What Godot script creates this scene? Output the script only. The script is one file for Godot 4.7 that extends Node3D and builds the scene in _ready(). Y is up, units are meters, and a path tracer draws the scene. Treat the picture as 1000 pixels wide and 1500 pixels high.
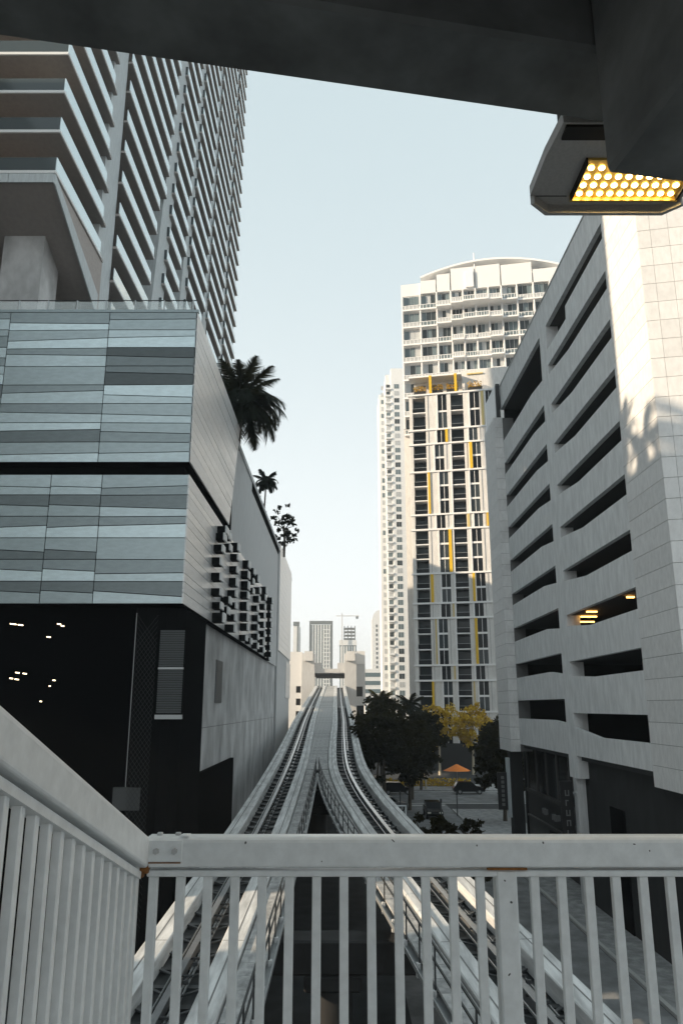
extends Node3D

# ---------------------------------------------------------------- helpers
var UB: BoxMesh
var M := {}
var taken := {}
var rng := RandomNumberGenerator.new()
var grain: ImageTexture
var blot: ImageTexture
var streak: ImageTexture

func numbered(called: String) -> String:
	if not taken.has(called):
		taken[called] = 0
		return called
	taken[called] += 1
	return "%s_%03d" % [called, taken[called]]

func thing(called: String, label: String, category: String, at := Vector3.ZERO, group := "", turn := 0.0) -> Node3D:
	var o := Node3D.new()
	o.name = numbered(called)
	add_child(o)
	o.position = at
	o.rotation.y = turn
	o.set_meta("label", label)
	o.set_meta("category", category)
	if group != "":
		o.set_meta("group", group)
	return o

func setting(called: String, mesh: Mesh, m: Material) -> MeshInstance3D:
	var o := MeshInstance3D.new()
	o.name = numbered(called)
	o.mesh = mesh
	o.material_override = m
	add_child(o)
	o.set_meta("kind", "structure")
	return o

func put(par: Node, called: String, mesh: Mesh, m: Material, at := Vector3.ZERO) -> MeshInstance3D:
	var o := MeshInstance3D.new()
	o.name = called
	o.mesh = mesh
	o.material_override = m
	par.add_child(o, true)
	o.position = at
	return o

# a box by its low and high corners
func bb(par: Node, called: String, lo: Vector3, hi: Vector3, m: Material) -> MeshInstance3D:
	var o := put(par, called, UB, m, (lo + hi) * 0.5)
	o.scale = (hi - lo).abs()
	return o

func bx(par: Node, called: String, c: Vector3, s: Vector3, m: Material, b := Basis.IDENTITY) -> MeshInstance3D:
	var o := put(par, called, UB, m, c)
	o.transform = Transform3D(b * Basis.from_scale(s), c)
	return o

# a bar between two points
func bar(par: Node, called: String, a: Vector3, b: Vector3, w: float, h: float, m: Material, up := Vector3.UP) -> MeshInstance3D:
	var d := (b - a)
	var l := d.length()
	d = d / l
	if absf(d.dot(up)) > 0.98:
		up = Vector3.RIGHT
	var x := up.cross(d).normalized()
	var y := d.cross(x).normalized()
	return bx(par, called, (a + b) * 0.5, Vector3(w, h, l), m, Basis(x, y, d))

var bev_cache := {}
func bevel_mesh(s: Vector3, r: float) -> ArrayMesh:
	var key := "%.3f %.3f %.3f %.3f" % [s.x, s.y, s.z, r]
	if bev_cache.has(key):
		return bev_cache[key]
	var st := SurfaceTool.new()
	st.begin(Mesh.PRIMITIVE_TRIANGLES)
	var h := s * 0.5
	var i := h - Vector3(r, r, r)
	# faces
	for ax in 3:
		for sg: float in [-1.0, 1.0]:
			var a1 := (ax + 1) % 3
			var a2 := (ax + 2) % 3
			var q: Array[Vector3] = []
			for uv: Vector2 in [Vector2(-1, -1), Vector2(1, -1), Vector2(1, 1), Vector2(-1, 1)]:
				var p := Vector3.ZERO
				p[ax] = sg * h[ax]
				p[a1] = uv.x * i[a1]
				p[a2] = uv.y * i[a2]
				q.append(p)
			quad_out(st, q)
	# edges
	for ax in 3:
		var a1 := (ax + 1) % 3
		var a2 := (ax + 2) % 3
		for s1: float in [-1.0, 1.0]:
			for s2: float in [-1.0, 1.0]:
				var q: Array[Vector3] = []
				for k in 4:
					var p := Vector3.ZERO
					p[ax] = (-1.0 if k in [0, 3] else 1.0) * i[ax]
					p[a1] = s1 * (h[a1] if k < 2 else i[a1])
					p[a2] = s2 * (i[a2] if k < 2 else h[a2])
					q.append(p)
				quad_out(st, q)
	for s0: float in [-1.0, 1.0]:
		for s1: float in [-1.0, 1.0]:
			for s2: float in [-1.0, 1.0]:
				var a := Vector3(s0 * h.x, s1 * i.y, s2 * i.z)
				var b := Vector3(s0 * i.x, s1 * h.y, s2 * i.z)
				var c := Vector3(s0 * i.x, s1 * i.y, s2 * h.z)
				tri_out(st, a, b, c)
	st.generate_normals()
	var m := st.commit()
	bev_cache[key] = m
	return m

func tri_out(st: SurfaceTool, a: Vector3, b: Vector3, c: Vector3, centre := Vector3.ZERO) -> void:
	st.set_smooth_group(-1)
	var n := (c - a).cross(b - a)
	if n.dot((a + b + c) / 3.0 - centre) < 0.0:
		var t := b
		b = c
		c = t
	st.add_vertex(a); st.add_vertex(b); st.add_vertex(c)

func quad_out(st: SurfaceTool, q: Array[Vector3], centre := Vector3.ZERO) -> void:
	tri_out(st, q[0], q[1], q[2], centre)
	tri_out(st, q[0], q[2], q[3], centre)

func bev(par: Node, called: String, c: Vector3, s: Vector3, r: float, m: Material, b := Basis.IDENTITY) -> MeshInstance3D:
	var o := put(par, called, bevel_mesh(s, r), m, c)
	o.transform = Transform3D(b, c)
	return o

# an outline (x right, y up of the given frame) pushed along z of that frame
func slab(outline: PackedVector2Array, depth: float) -> ArrayMesh:
	var st := SurfaceTool.new()
	st.begin(Mesh.PRIMITIVE_TRIANGLES)
	st.set_smooth_group(-1)
	var idx := Geometry2D.triangulate_polygon(outline)
	var cw := Geometry2D.is_polygon_clockwise(outline)
	for z: float in [0.0, depth]:
		for t in range(0, idx.size(), 3):
			var p: Array[Vector3] = []
			for k in 3:
				var v := outline[idx[t + k]]
				p.append(Vector3(v.x, v.y, z))
			var n := (p[2] - p[0]).cross(p[1] - p[0])
			var want := -1.0 if z == 0.0 else 1.0
			if depth < 0.0:
				want = -want
			if n.z * want < 0.0:
				var s := p[1]; p[1] = p[2]; p[2] = s
			for v3 in p:
				st.add_vertex(v3)
	var n2 := outline.size()
	for k in n2:
		var a := outline[k]
		var b := outline[(k + 1) % n2]
		var q := [Vector3(a.x, a.y, 0), Vector3(b.x, b.y, 0), Vector3(b.x, b.y, depth), Vector3(a.x, a.y, depth)]
		if cw == (depth > 0.0):
			q.reverse()
		for t in [0, 1, 2, 0, 2, 3]:
			st.add_vertex(q[t])
	st.generate_normals()
	return st.commit()

# outline given in (z, y), pushed along x from x0 to x1
func slab_x(par: Node, called: String, zy: PackedVector2Array, x0: float, x1: float, m: Material) -> MeshInstance3D:
	var o := put(par, called, slab(zy, x1 - x0), m)
	# local x -> world z, local y -> world y, local z -> world x (mirror is fine: both sides are drawn)
	o.transform = Transform3D(Basis(Vector3(0, 0, 1), Vector3(0, 1, 0), Vector3(1, 0, 0)), Vector3(x0, 0, 0))
	return o

func tube(path: PackedVector3Array, radii: PackedFloat32Array, sides: int) -> ArrayMesh:
	var st := SurfaceTool.new()
	st.begin(Mesh.PRIMITIVE_TRIANGLES)
	st.set_smooth_group(0)
	var rings := []
	for k in path.size():
		var d := (path[mini(k + 1, path.size() - 1)] - path[maxi(k - 1, 0)]).normalized()
		var r := d.cross(Vector3(0.31, 0.2, 0.93)).normalized()
		var u := r.cross(d)
		var ring: Array[Vector3] = []
		for s in sides:
			var a := TAU * s / sides
			ring.append(path[k] + (r * cos(a) + u * sin(a)) * radii[k])
		rings.append(ring)
	for k in path.size() - 1:
		for s in sides:
			var a: Vector3 = rings[k][s]
			var b: Vector3 = rings[k][(s + 1) % sides]
			var c: Vector3 = rings[k + 1][(s + 1) % sides]
			var d: Vector3 = rings[k + 1][s]
			for v: Vector3 in [a, b, c, a, c, d]:
				st.add_vertex(v)
	for k in [0, path.size() - 1]:
		for s in range(1, sides - 1):
			for v: Vector3 in [rings[k][0], rings[k][s], rings[k][s + 1]]:
				st.add_vertex(v)
	st.generate_normals()
	return st.commit()

func rod(par: Node, called: String, a: Vector3, b: Vector3, r: float, m: Material, sides := 8) -> MeshInstance3D:
	return put(par, called, tube(PackedVector3Array([a, b]), PackedFloat32Array([r, r]), sides), m)

# ---------------------------------------------------------------- materials
func noise_tex(seed_: int, freq: float, oct: int, lo: float, hi: float, size := 512) -> ImageTexture:
	var n := FastNoiseLite.new()
	n.seed = seed_
	n.frequency = freq
	n.noise_type = FastNoiseLite.TYPE_SIMPLEX_SMOOTH
	n.fractal_octaves = oct
	n.fractal_gain = 0.6
	var im := n.get_seamless_image(size, size)
	im.convert(Image.FORMAT_RGB8)
	var d := im.get_data()
	for k in range(0, d.size()):
		d[k] = int(clampf((lo + (hi - lo) * d[k] / 255.0) * 255.0, 0, 255))
	return ImageTexture.create_from_image(Image.create_from_data(size, size, false, Image.FORMAT_RGB8, d))

func mat(key: String, r: float, g: float, b: float, rough := 0.7, tex: Texture2D = null, sc := Vector3(0.3, 0.3, 0.3), metal := 0.0) -> StandardMaterial3D:
	var m := StandardMaterial3D.new()
	m.albedo_color = Color(r, g, b).linear_to_srgb()
	m.roughness = rough
	m.metallic = metal
	if tex:
		m.albedo_texture = tex
		m.uv1_triplanar = true
		m.uv1_world_triplanar = true
		m.uv1_scale = sc
	M[key] = m
	return m

func glow(key: String, r: float, g: float, b: float, e: float) -> void:
	var m := StandardMaterial3D.new()
	m.albedo_color = Color(0.9, 0.85, 0.7)
	m.emission_enabled = true
	m.emission = Color(r, g, b)
	m.emission_energy_multiplier = e
	M[key] = m

func make_materials() -> void:
	grain = noise_tex(3, 0.02, 5, 0.91, 1.0)
	blot = noise_tex(8, 0.008, 5, 0.72, 1.04)
	streak = noise_tex(15, 0.03, 4, 0.88, 1.01)
	mat("stucco", 0.84, 0.852, 0.855, 0.85, streak, Vector3(0.1, 0.03, 0.1))
	mat("tile_a", 0.8, 0.8, 0.795, 0.6, grain, Vector3(0.25, 0.12, 0.25))
	mat("tile_b", 0.82, 0.82, 0.815, 0.6, grain, Vector3(0.3, 0.1, 0.3))
	mat("tile_c", 0.77, 0.77, 0.765, 0.6, grain, Vector3(0.22, 0.15, 0.22))
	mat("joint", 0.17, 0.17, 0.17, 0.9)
	mat("concrete", 0.64, 0.65, 0.655, 0.9, streak, Vector3(0.25, 0.03, 0.25))
	mat("old_concrete", 0.6, 0.61, 0.615, 0.9, blot, Vector3(0.07, 0.04, 0.07))
	mat("track_concrete", 0.7, 0.71, 0.71, 0.85, blot, Vector3(0.5, 0.5, 0.06))
	mat("plank", 0.46, 0.465, 0.465, 0.9, blot, Vector3(0.7, 0.5, 0.3))
	mat("plank_b", 0.39, 0.395, 0.395, 0.9, blot, Vector3(0.6, 0.5, 0.4))
	mat("steel_dark", 0.03, 0.033, 0.035, 0.6, grain, Vector3(1.5, 1.5, 1.5))
	mat("steel_grey", 0.07, 0.075, 0.078, 0.5, grain, Vector3(1.5, 1.5, 1.5), 0.3)
	mat("rail_steel", 0.55, 0.56, 0.57, 0.32, grain, Vector3(1, 1, 0.2), 0.8)
	mat("galvanised", 0.4, 0.42, 0.43, 0.45, grain, Vector3(2, 2, 2), 0.5)
	mat("rail_paint", 0.75, 0.785, 0.8, 0.36, grain, Vector3(0.9, 0.9, 0.9))
	mat("rust", 0.28, 0.12, 0.035, 0.9, blot, Vector3(9, 9, 9))
	mat("bolt", 0.5, 0.51, 0.52, 0.4, grain, Vector3(9, 9, 9), 0.4)
	mat("canopy", 0.2, 0.215, 0.22, 0.8, blot, Vector3(0.4, 0.4, 0.4))
	mat("lamp_grey", 0.5, 0.5, 0.5, 0.5, grain, Vector3(4, 4, 4))
	mat("lamp_black", 0.012, 0.012, 0.012, 0.6)
	mat("gilt", 0.6, 0.42, 0.12, 0.35, null, Vector3.ONE, 0.6)
	# podium cladding: blue grey lacquered metal in six tones
	var tones := [0.78, 0.62, 0.47, 0.34, 0.22, 0.11]
	for k in 6:
		var t: float = tones[k]
		mat("panel%d" % k, t * 0.84, t * 1.0, t * 1.05, 0.34, grain, Vector3(0.12, 0.4, 0.12), 0.5)
	mat("side_panel", 0.76, 0.765, 0.77, 0.3, grain, Vector3(0.12, 0.4, 0.06), 0.35)
	mat("side_panel_b", 0.71, 0.715, 0.72, 0.34, grain, Vector3(0.12, 0.4, 0.06), 0.35)
	mat("black_gap", 0.003, 0.003, 0.0035, 0.95).metallic_specular = 0.05
	mat("black_mesh", 0.006, 0.0065, 0.007, 0.9, grain, Vector3(2, 2, 2)).metallic_specular = 0.1
	mat("black_cord", 0.03, 0.032, 0.034, 0.7)
	mat("black_glass", 0.002, 0.0022, 0.0025, 0.3).metallic_specular = 0.03
	mat("fin", 0.005, 0.006, 0.0065, 0.6).metallic_specular = 0.1
	mat("fin_lit_edge", 0.62, 0.64, 0.65, 0.4)
	mat("louvre", 0.11, 0.12, 0.125, 0.6)
	# left tower
	mat("slab_white", 0.72, 0.73, 0.73, 0.7)
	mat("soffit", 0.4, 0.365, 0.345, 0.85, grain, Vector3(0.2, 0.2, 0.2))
	mat("column", 0.55, 0.6, 0.62, 0.7, streak, Vector3(0.3, 0.04, 0.3))
	mat("tower_wall", 0.2, 0.185, 0.175, 0.7)
	mat("tower_glass", 0.05, 0.06, 0.065, 0.1)
	mat("balustrade", 0.7, 0.8, 0.82, 0.15, null, Vector3.ONE, 0.6)
	mat("balustrade_shade_tone", 0.05, 0.065, 0.07, 0.12)  # darker copy: shade put into the panels facing the viewer
	# right and far buildings
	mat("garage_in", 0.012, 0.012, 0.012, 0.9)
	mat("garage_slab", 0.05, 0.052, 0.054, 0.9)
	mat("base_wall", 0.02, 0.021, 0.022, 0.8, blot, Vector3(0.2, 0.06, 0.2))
	mat("shop_frame", 0.06, 0.058, 0.055, 0.6)
	mat("shop_glass", 0.012, 0.013, 0.014, 0.1)
	mat("sign_face", 0.008, 0.008, 0.009, 0.5)
	mat("letter", 0.16, 0.165, 0.165, 0.6)
	mat("amber_letter", 0.6, 0.33, 0.09, 0.6)
	mat("white_wall", 0.78, 0.77, 0.75, 0.75, streak, Vector3(0.12, 0.02, 0.12))
	mat("white_trim", 0.82, 0.82, 0.82, 0.7)
	mat("grey_trim", 0.42, 0.42, 0.42, 0.7)
	mat("yellow", 0.75, 0.47, 0.012, 0.55)
	mat("pale_yellow", 0.66, 0.52, 0.22, 0.55)
	mat("win_dark", 0.008, 0.009, 0.0105, 0.08).metallic_specular = 0.25
	mat("win_mid", 0.035, 0.045, 0.05, 0.08).metallic_specular = 0.35
	mat("win_blue", 0.13, 0.17, 0.185, 0.1)
	mat("win_curtain", 0.45, 0.47, 0.48, 0.3)
	mat("recess", 0.03, 0.029, 0.028, 0.85)
	mat("recess_soffit", 0.4, 0.37, 0.34, 0.85)
	mat("far_glass", 0.1, 0.15, 0.17, 0.15)
	mat("far_dark", 0.06, 0.08, 0.09, 0.3)
	mat("far_white", 0.75, 0.76, 0.76, 0.75)
	mat("crane", 0.6, 0.6, 0.6, 0.6)
	# ground
	mat("asphalt", 0.04, 0.043, 0.045, 0.9, blot, Vector3(0.12, 0.12, 0.12))
	mat("street", 0.22, 0.225, 0.228, 0.85, blot, Vector3(0.1, 0.1, 0.1))
	mat("paving", 0.34, 0.345, 0.345, 0.85, blot, Vector3(0.25, 0.25, 0.25))
	mat("kerb", 0.42, 0.42, 0.41, 0.85, grain, Vector3(1, 1, 1))
	mat("marking", 0.72, 0.72, 0.7, 0.8, blot, Vector3(0.8, 0.8, 0.8))
	# plants
	for a in [["leaf_shade_tone", 0.01, 0.009, 0.003], ["leaf_mid", 0.07, 0.052, 0.009], ["leaf_sunlit_tone", 0.52, 0.35, 0.03], ["palm_leaf", 0.008, 0.011, 0.008], ["flower", 0.55, 0.33, 0.03]]:  # gold leaves carry sunlight, dark ones shade, in their base colour
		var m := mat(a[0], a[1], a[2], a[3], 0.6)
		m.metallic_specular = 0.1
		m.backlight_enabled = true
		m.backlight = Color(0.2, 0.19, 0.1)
	mat("bark", 0.09, 0.075, 0.055, 0.9, grain, Vector3(2, 1, 2))
	mat("pale_bark", 0.5, 0.44, 0.33, 0.9, grain, Vector3(2, 1, 2))
	mat("orange", 0.75, 0.2, 0.015, 0.7)
	mat("car_black", 0.008, 0.008, 0.0085, 0.25).metallic_specular = 0.3
	mat("car_grey", 0.2, 0.205, 0.21, 0.3)
	mat("tyre", 0.015, 0.015, 0.015, 0.9)
	mat("car_glass", 0.01, 0.011, 0.012, 0.08).metallic_specular = 0.2
	mat("tail_red", 0.4, 0.02, 0.015, 0.3)
	mat("head_lens", 0.75, 0.73, 0.65, 0.15)
	glow("led", 1.0, 0.85, 0.55, 9.0)
	glow("tube_light", 1.0, 0.72, 0.36, 3.0)
	glow("spark", 1.0, 0.9, 0.75, 2.5)
	var gl := mat("clear_glass", 0.75, 0.85, 0.86, 0.05)
	gl.transparency = BaseMaterial3D.TRANSPARENCY_ALPHA
	gl.albedo_color.a = 0.22

# ---------------------------------------------------------------- scene
func _ready() -> void:
	rng.seed = 77
	UB = BoxMesh.new()
	var cam := Camera3D.new()
	add_child(cam)
	cam.name = "camera"
	cam.position = Vector3(0, 12, 0)
	cam.rotation_degrees = Vector3(14.325, 0, 0)
	cam.fov = 67.616
	cam.near = 0.05
	cam.far = 5000.0
	cam.current = true
	var we := WorldEnvironment.new()
	we.name = "environment"
	var env := Environment.new()
	env.background_mode = Environment.BG_SKY
	var sky := Sky.new()
	var sm := ProceduralSkyMaterial.new()
	sm.sky_top_color = Color(0.552, 0.6, 0.616)
	sm.sky_horizon_color = Color(0.785, 0.796, 0.802)
	sm.sky_curve = 0.22
	sm.ground_bottom_color = Color(0.3, 0.31, 0.32)
	sm.ground_horizon_color = Color(0.8, 0.81, 0.82)
	sm.ground_curve = 0.05
	sm.sun_angle_max = 30.0
	sky.sky_material = sm
	env.sky = sky
	env.tonemap_mode = Environment.TONE_MAPPER_LINEAR
	env.tonemap_exposure = 2.45
	env.sdfgi_enabled = true
	env.ssao_enabled = true
	env.ssil_enabled = true
	env.fog_enabled = true
	env.fog_density = 0.0005
	env.fog_light_color = Color(0.95, 0.97, 0.98)
	we.environment = env
	add_child(we)
	var sun := DirectionalLight3D.new()
	sun.name = "sun"
	add_child(sun)
	var az := deg_to_rad(18.0)
	var el := deg_to_rad(20.0)
	var dir := Vector3(cos(el) * cos(az), -sin(el), -cos(el) * sin(az))
	sun.look_at_from_position(Vector3.ZERO, dir, Vector3.UP)
	sun.light_energy = 1.05
	sun.light_color = Color(1.0, 0.91, 0.79)
	sun.light_angular_distance = 0.6
	sun.shadow_enabled = true
	make_materials()
	ground()
	garage()
	podium()
	left_tower()
	guideway()
	station_end()
	yellow_tower()
	curved_tower()
	far_towers()
	shade_buildings()
	plants()
	street_things()
	platform()

func ground() -> void:
	var p := PlaneMesh.new()
	p.size = Vector2(2600, 2600)
	var g := setting("ground", p, M.asphalt)
	g.position = Vector3(0, 0, -700)
	# side street beside the guideway and the crossing street
	var s := setting("street", UB, M.street)
	s.scale = Vector3(120, 0.008, 14)
	s.position = Vector3(40, 0.004, -112)
	var s2 := setting("side_street", UB, M.street)
	s2.scale = Vector3(10.5, 0.008, 100)
	s2.position = Vector3(8.0, 0.004, -54.9)
	# pavement in front of the garage
	var pv := setting("pavement", UB, M.paving)
	pv.scale = Vector3(6.0, 0.14, 92)
	pv.position = Vector3(16.5, 0.07, -52)
	var kb := setting("kerb", UB, M.kerb)
	kb.scale = Vector3(0.2, 0.15, 92)
	kb.position = Vector3(13.39, 0.075, -52)
	var pv2 := setting("pavement", UB, M.paving)
	pv2.scale = Vector3(120, 0.14, 9)
	pv2.position = Vector3(45, 0.07, -124)
	for z: float in [-104.6, -119.2]:
		var k := setting("road_marking", UB, M.marking)
		k.scale = Vector3(60, 0.006, 0.35)
		k.position = Vector3(36, 0.012, z)
	var k2 := setting("road_marking", UB, M.marking)
	k2.scale = Vector3(9.6, 0.006, 0.6)
	k2.position = Vector3(8.2, 0.012, -102.6)

# ---------------------------------------------------------------- right car park
func garage() -> void:
	var t := thing("parking_garage", "grey multi storey parking garage with long slanted openings and a sunlit tiled corner pier", "building", Vector3(15, 0, -34))
	t.position = Vector3.ZERO
	var x0 := 15.0
	var x1 := 15.9
	# wall between the openings, built of horizontal spandrels: bay B (near) and bay A (far)
	var topB := [11.64, 14.9, 17.96, 20.97, 23.99, 27.0, 30.06, 33.05, 36.1, 39.2]
	var topA := [12.55, 15.6, 18.66, 21.66, 24.67, 27.68, 30.7, 33.74, 39.22]
	var sillA := [11.08, 14.42, 17.5, 20.66, 23.64, 26.65, 29.6, 32.68, 35.93]
	# near bay spandrels
	for k in 11:
		var lo: Array = [[-51.2, 9.0], [-38.8, 9.0]] if k == 0 else [[-51.2, topB[k - 1]], [-38.8, topB[k - 1]]]
		var pts := PackedVector2Array()
		pts.append(Vector2(lo[0][0], lo[0][1]))
		pts.append(Vector2(lo[1][0], lo[1][1]))
		if k == 10:
			pts.append(Vector2(-38.8, 41.5)); pts.append(Vector2(-51.2, 41.5))
		elif k == 9:
			for q: Vector2 in [Vector2(-38.8, 38.2), Vector2(-46.4, 38.14), Vector2(-46.45, 37.22), Vector2(-51.2, 37.3)]:
				pts.append(q)
		else:
			var d := 1.35 if k == 0 else 1.12
			pts.append(Vector2(-38.8, topB[k] - d))
			pts.append(Vector2(-46.4, topB[k] - d - 0.02))
			if k == 0:
				pts.append(Vector2(-50.5, topB[k] - 0.98))
			pts.append(Vector2(-51.2, topB[k] - (0.92 if k < 2 else 0.72)))
		slab_x(t, "spandrel", pts, x0, x0 + 0.3, M.stucco)
	for k in 10:
		var pts := PackedVector2Array()
		var b: float = 9.0 if k == 0 else topA[k - 1]
		pts.append(Vector2(-67.6, b)); pts.append(Vector2(-53.0, b))
		if k == 9:
			pts.append(Vector2(-53.0, 41.5)); pts.append(Vector2(-67.6, 41.5))
		else:
			var s: float = sillA[k]
			pts.append(Vector2(-53.0, s - (0.24 if k != 0 else 0.12)))
			pts.append(Vector2(-56.3, s + 0.04))
			pts.append(Vector2(-67.6, s))
		slab_x(t, "spandrel", pts, x0, x0 + 0.3, M.stucco)
	bb(t, "pillar", Vector3(x0, 7.6, -53.0), Vector3(x1, 41.5, -51.2), M.stucco)
	bb(t, "coping", Vector3(x0 - 0.04, 41.5, -67.6), Vector3(x1 + 0.1, 41.62, -34.6), M.grey_trim)
	# corner pier: backing wall and courses of tiles on its two faces
	bb(t, "pier_wall", Vector3(15.03, 8.3, -38.8), Vector3(16.2, 41.5, -34.6), M.joint)
	bb(t, "jamb", Vector3(15.305, 9.0, -38.86), Vector3(16.2, 41.4, -38.81), M.garage_slab)
	var k := 0.197
	var yaw := atan(k)
	var fb := Basis(Vector3.UP, -yaw)
	var fr := Vector3(cos(yaw), 0, sin(yaw))
	var o := Vector3(15.0, 0, -34.15)
	bx(t, "front_wall", o + fr * 6.0 + Vector3(0.12, 24.9, -0.5), Vector3(11.9, 33.2, 0.9), M.joint, fb)
	var tm := [M.tile_a, M.tile_b, M.tile_c]
	for c in 33:
		var y0 := 8.3 + c * 1.006
		var y1 := y0 + 1.006 - 0.022
		var m: Material = tm[rng.randi() % 3]
		bb(t, "tile", Vector3(15.0, y0, -38.8), Vector3(15.04, y1, -34.16), m)
		var sx := 0.012
		var wid := [0.62, 0.86, 0.86, 0.86, 0.86, 0.86, 0.86]
		for w: float in wid:
			bx(t, "tile", o + fr * (sx + w * 0.5) + Vector3(0, (y0 + y1) * 0.5, 0) + Vector3(0.004, 0, -0.022), Vector3(w - 0.014, y1 - y0, 0.05), tm[rng.randi() % 3], fb)
			sx += w
	# far pier
	var g2 := Vector3(14.2, 8.4, -71.7)
	bb(t, "pier_wall", g2 + Vector3(0.03, 0.01, 0.01), Vector3(16.0, 38.2, -67.05), M.joint)
	for c in 30:
		var y0 := 8.4 + c * 0.995
		var y1 := y0 + 0.97
		bb(t, "tile", Vector3(14.2, y0, -71.7), Vector3(14.24, y1, -67.0), tm[rng.randi() % 3])
		bb(t, "tile", Vector3(14.245, y0, -67.045), Vector3(14.985, y1, -67.0), tm[rng.randi() % 3])
	bb(t, "glass_screen", Vector3(14.5, 38.2, -72), Vector3(14.56, 41.6, -67.4), M.win_curtain)
	bb(t, "screen_post", Vector3(14.56, 38.2, -67.4), Vector3(14.9, 41.7, -67.2), M.steel_dark)
	# inside: floor plates and back wall
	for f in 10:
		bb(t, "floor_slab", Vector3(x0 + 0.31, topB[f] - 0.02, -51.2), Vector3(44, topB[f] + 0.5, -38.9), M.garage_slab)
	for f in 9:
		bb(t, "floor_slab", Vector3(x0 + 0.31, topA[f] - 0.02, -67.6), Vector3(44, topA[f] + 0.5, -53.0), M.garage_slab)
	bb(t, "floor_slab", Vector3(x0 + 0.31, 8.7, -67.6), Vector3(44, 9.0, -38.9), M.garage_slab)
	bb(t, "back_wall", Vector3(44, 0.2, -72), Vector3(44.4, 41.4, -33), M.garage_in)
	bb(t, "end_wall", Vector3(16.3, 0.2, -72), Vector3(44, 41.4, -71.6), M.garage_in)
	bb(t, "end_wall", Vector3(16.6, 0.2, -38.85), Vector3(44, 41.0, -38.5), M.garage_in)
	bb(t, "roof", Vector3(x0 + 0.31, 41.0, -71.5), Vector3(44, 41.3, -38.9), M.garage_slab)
	for z: float in [-45.0, -56.0, -62.0]:
		bb(t, "column", Vector3(24, 9, z - 0.3), Vector3(24.6, 41, z + 0.3), M.garage_slab)
	# strip lights in the second and third storey up
	for a: Array in [[15.45, 16.1, -48.4], [15.9, 16.95, -51.1], [16.7, 17.8, -54.27], [15.6, 16.0, -41.8]]:
		bb(t, "strip_light", Vector3(a[0], 17.8, a[2]), Vector3(a[1], 17.88, a[2] + 0.16), M.tube_light)
	# dark ground floor
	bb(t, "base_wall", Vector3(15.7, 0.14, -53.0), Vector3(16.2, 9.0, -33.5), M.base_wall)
	bb(t, "base_door", Vector3(15.62, 0.14, -47.5), Vector3(15.75, 6.4, -45.2), M.black_gap)
	bb(t, "base_vent", Vector3(15.64, 4.2, -42.4), Vector3(15.76, 5.6, -41.4), M.black_gap)
	bb(t, "pillar_foot", Vector3(15.02, 0.14, -52.4), Vector3(15.6, 7.6, -51.7), M.concrete)
	bb(t, "shop_wall", Vector3(16.4, 0.14, -72), Vector3(16.7, 9.0, -53.0), M.sign_face)
	bb(t, "fascia", Vector3(16.2, 4.9, -71), Vector3(16.4, 5.2, -53.2), M.shop_frame)
	bb(t, "fascia", Vector3(16.2, 2.9, -71), Vector3(16.4, 3.05, -53.2), M.shop_frame)
	for z in 6:
		bb(t, "mullion", Vector3(16.2, 5.2, -70.5 + z * 3.2), Vector3(16.4, 9.0, -70.3 + z * 3.2), M.shop_frame)
		if z < 5:
			bb(t, "shop_window", Vector3(16.3, 5.25, -70.28 + z * 3.2), Vector3(16.36, 8.9, -67.32 + z * 3.2), M.shop_glass)
	# raised lettering above the shop entrance, too small to read
	for a in [[-65.5, 3.75], [-64.9, 3.7], [-62.6, 3.65], [-62.0, 3.6], [-61.4, 3.7], [-57.0, 3.6], [-56.4, 3.65]]:
		bb(t, "lettering", Vector3(16.1, a[1], a[0]), Vector3(16.4, a[1] + 0.42, a[0] + 0.12), M.letter)
	bb(t, "lettering", Vector3(16.1, 1.2, -59.5), Vector3(16.4, 1.5, -57.4), M.amber_letter)
	bb(t, "ground_column", Vector3(14.4, 0.14, -69.5), Vector3(15.4, 8.4, -68.5), M.base_wall)
	bb(t, "shop_door", Vector3(16.25, 0.14, -64), Vector3(16.4, 2.7, -60), M.shop_glass)

# ---------------------------------------------------------------- left podium
func strip(par: Node, xa: float, xb: float, at: Array, ab: Array, m: Material) -> void:
	# quad panel between two slanting joints on the front face
	var g := 0.022
	var pts := PackedVector2Array([Vector2(xa + g, ab[0] + g), Vector2(xb - g, ab[1] + g), Vector2(xb - g, at[1] - g), Vector2(xa + g, at[0] - g)])
	var o := put(par, "panel", slab(pts, 0.08), m, Vector3(0, 0, -41.08))
	o.position.z = -41.08

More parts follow.
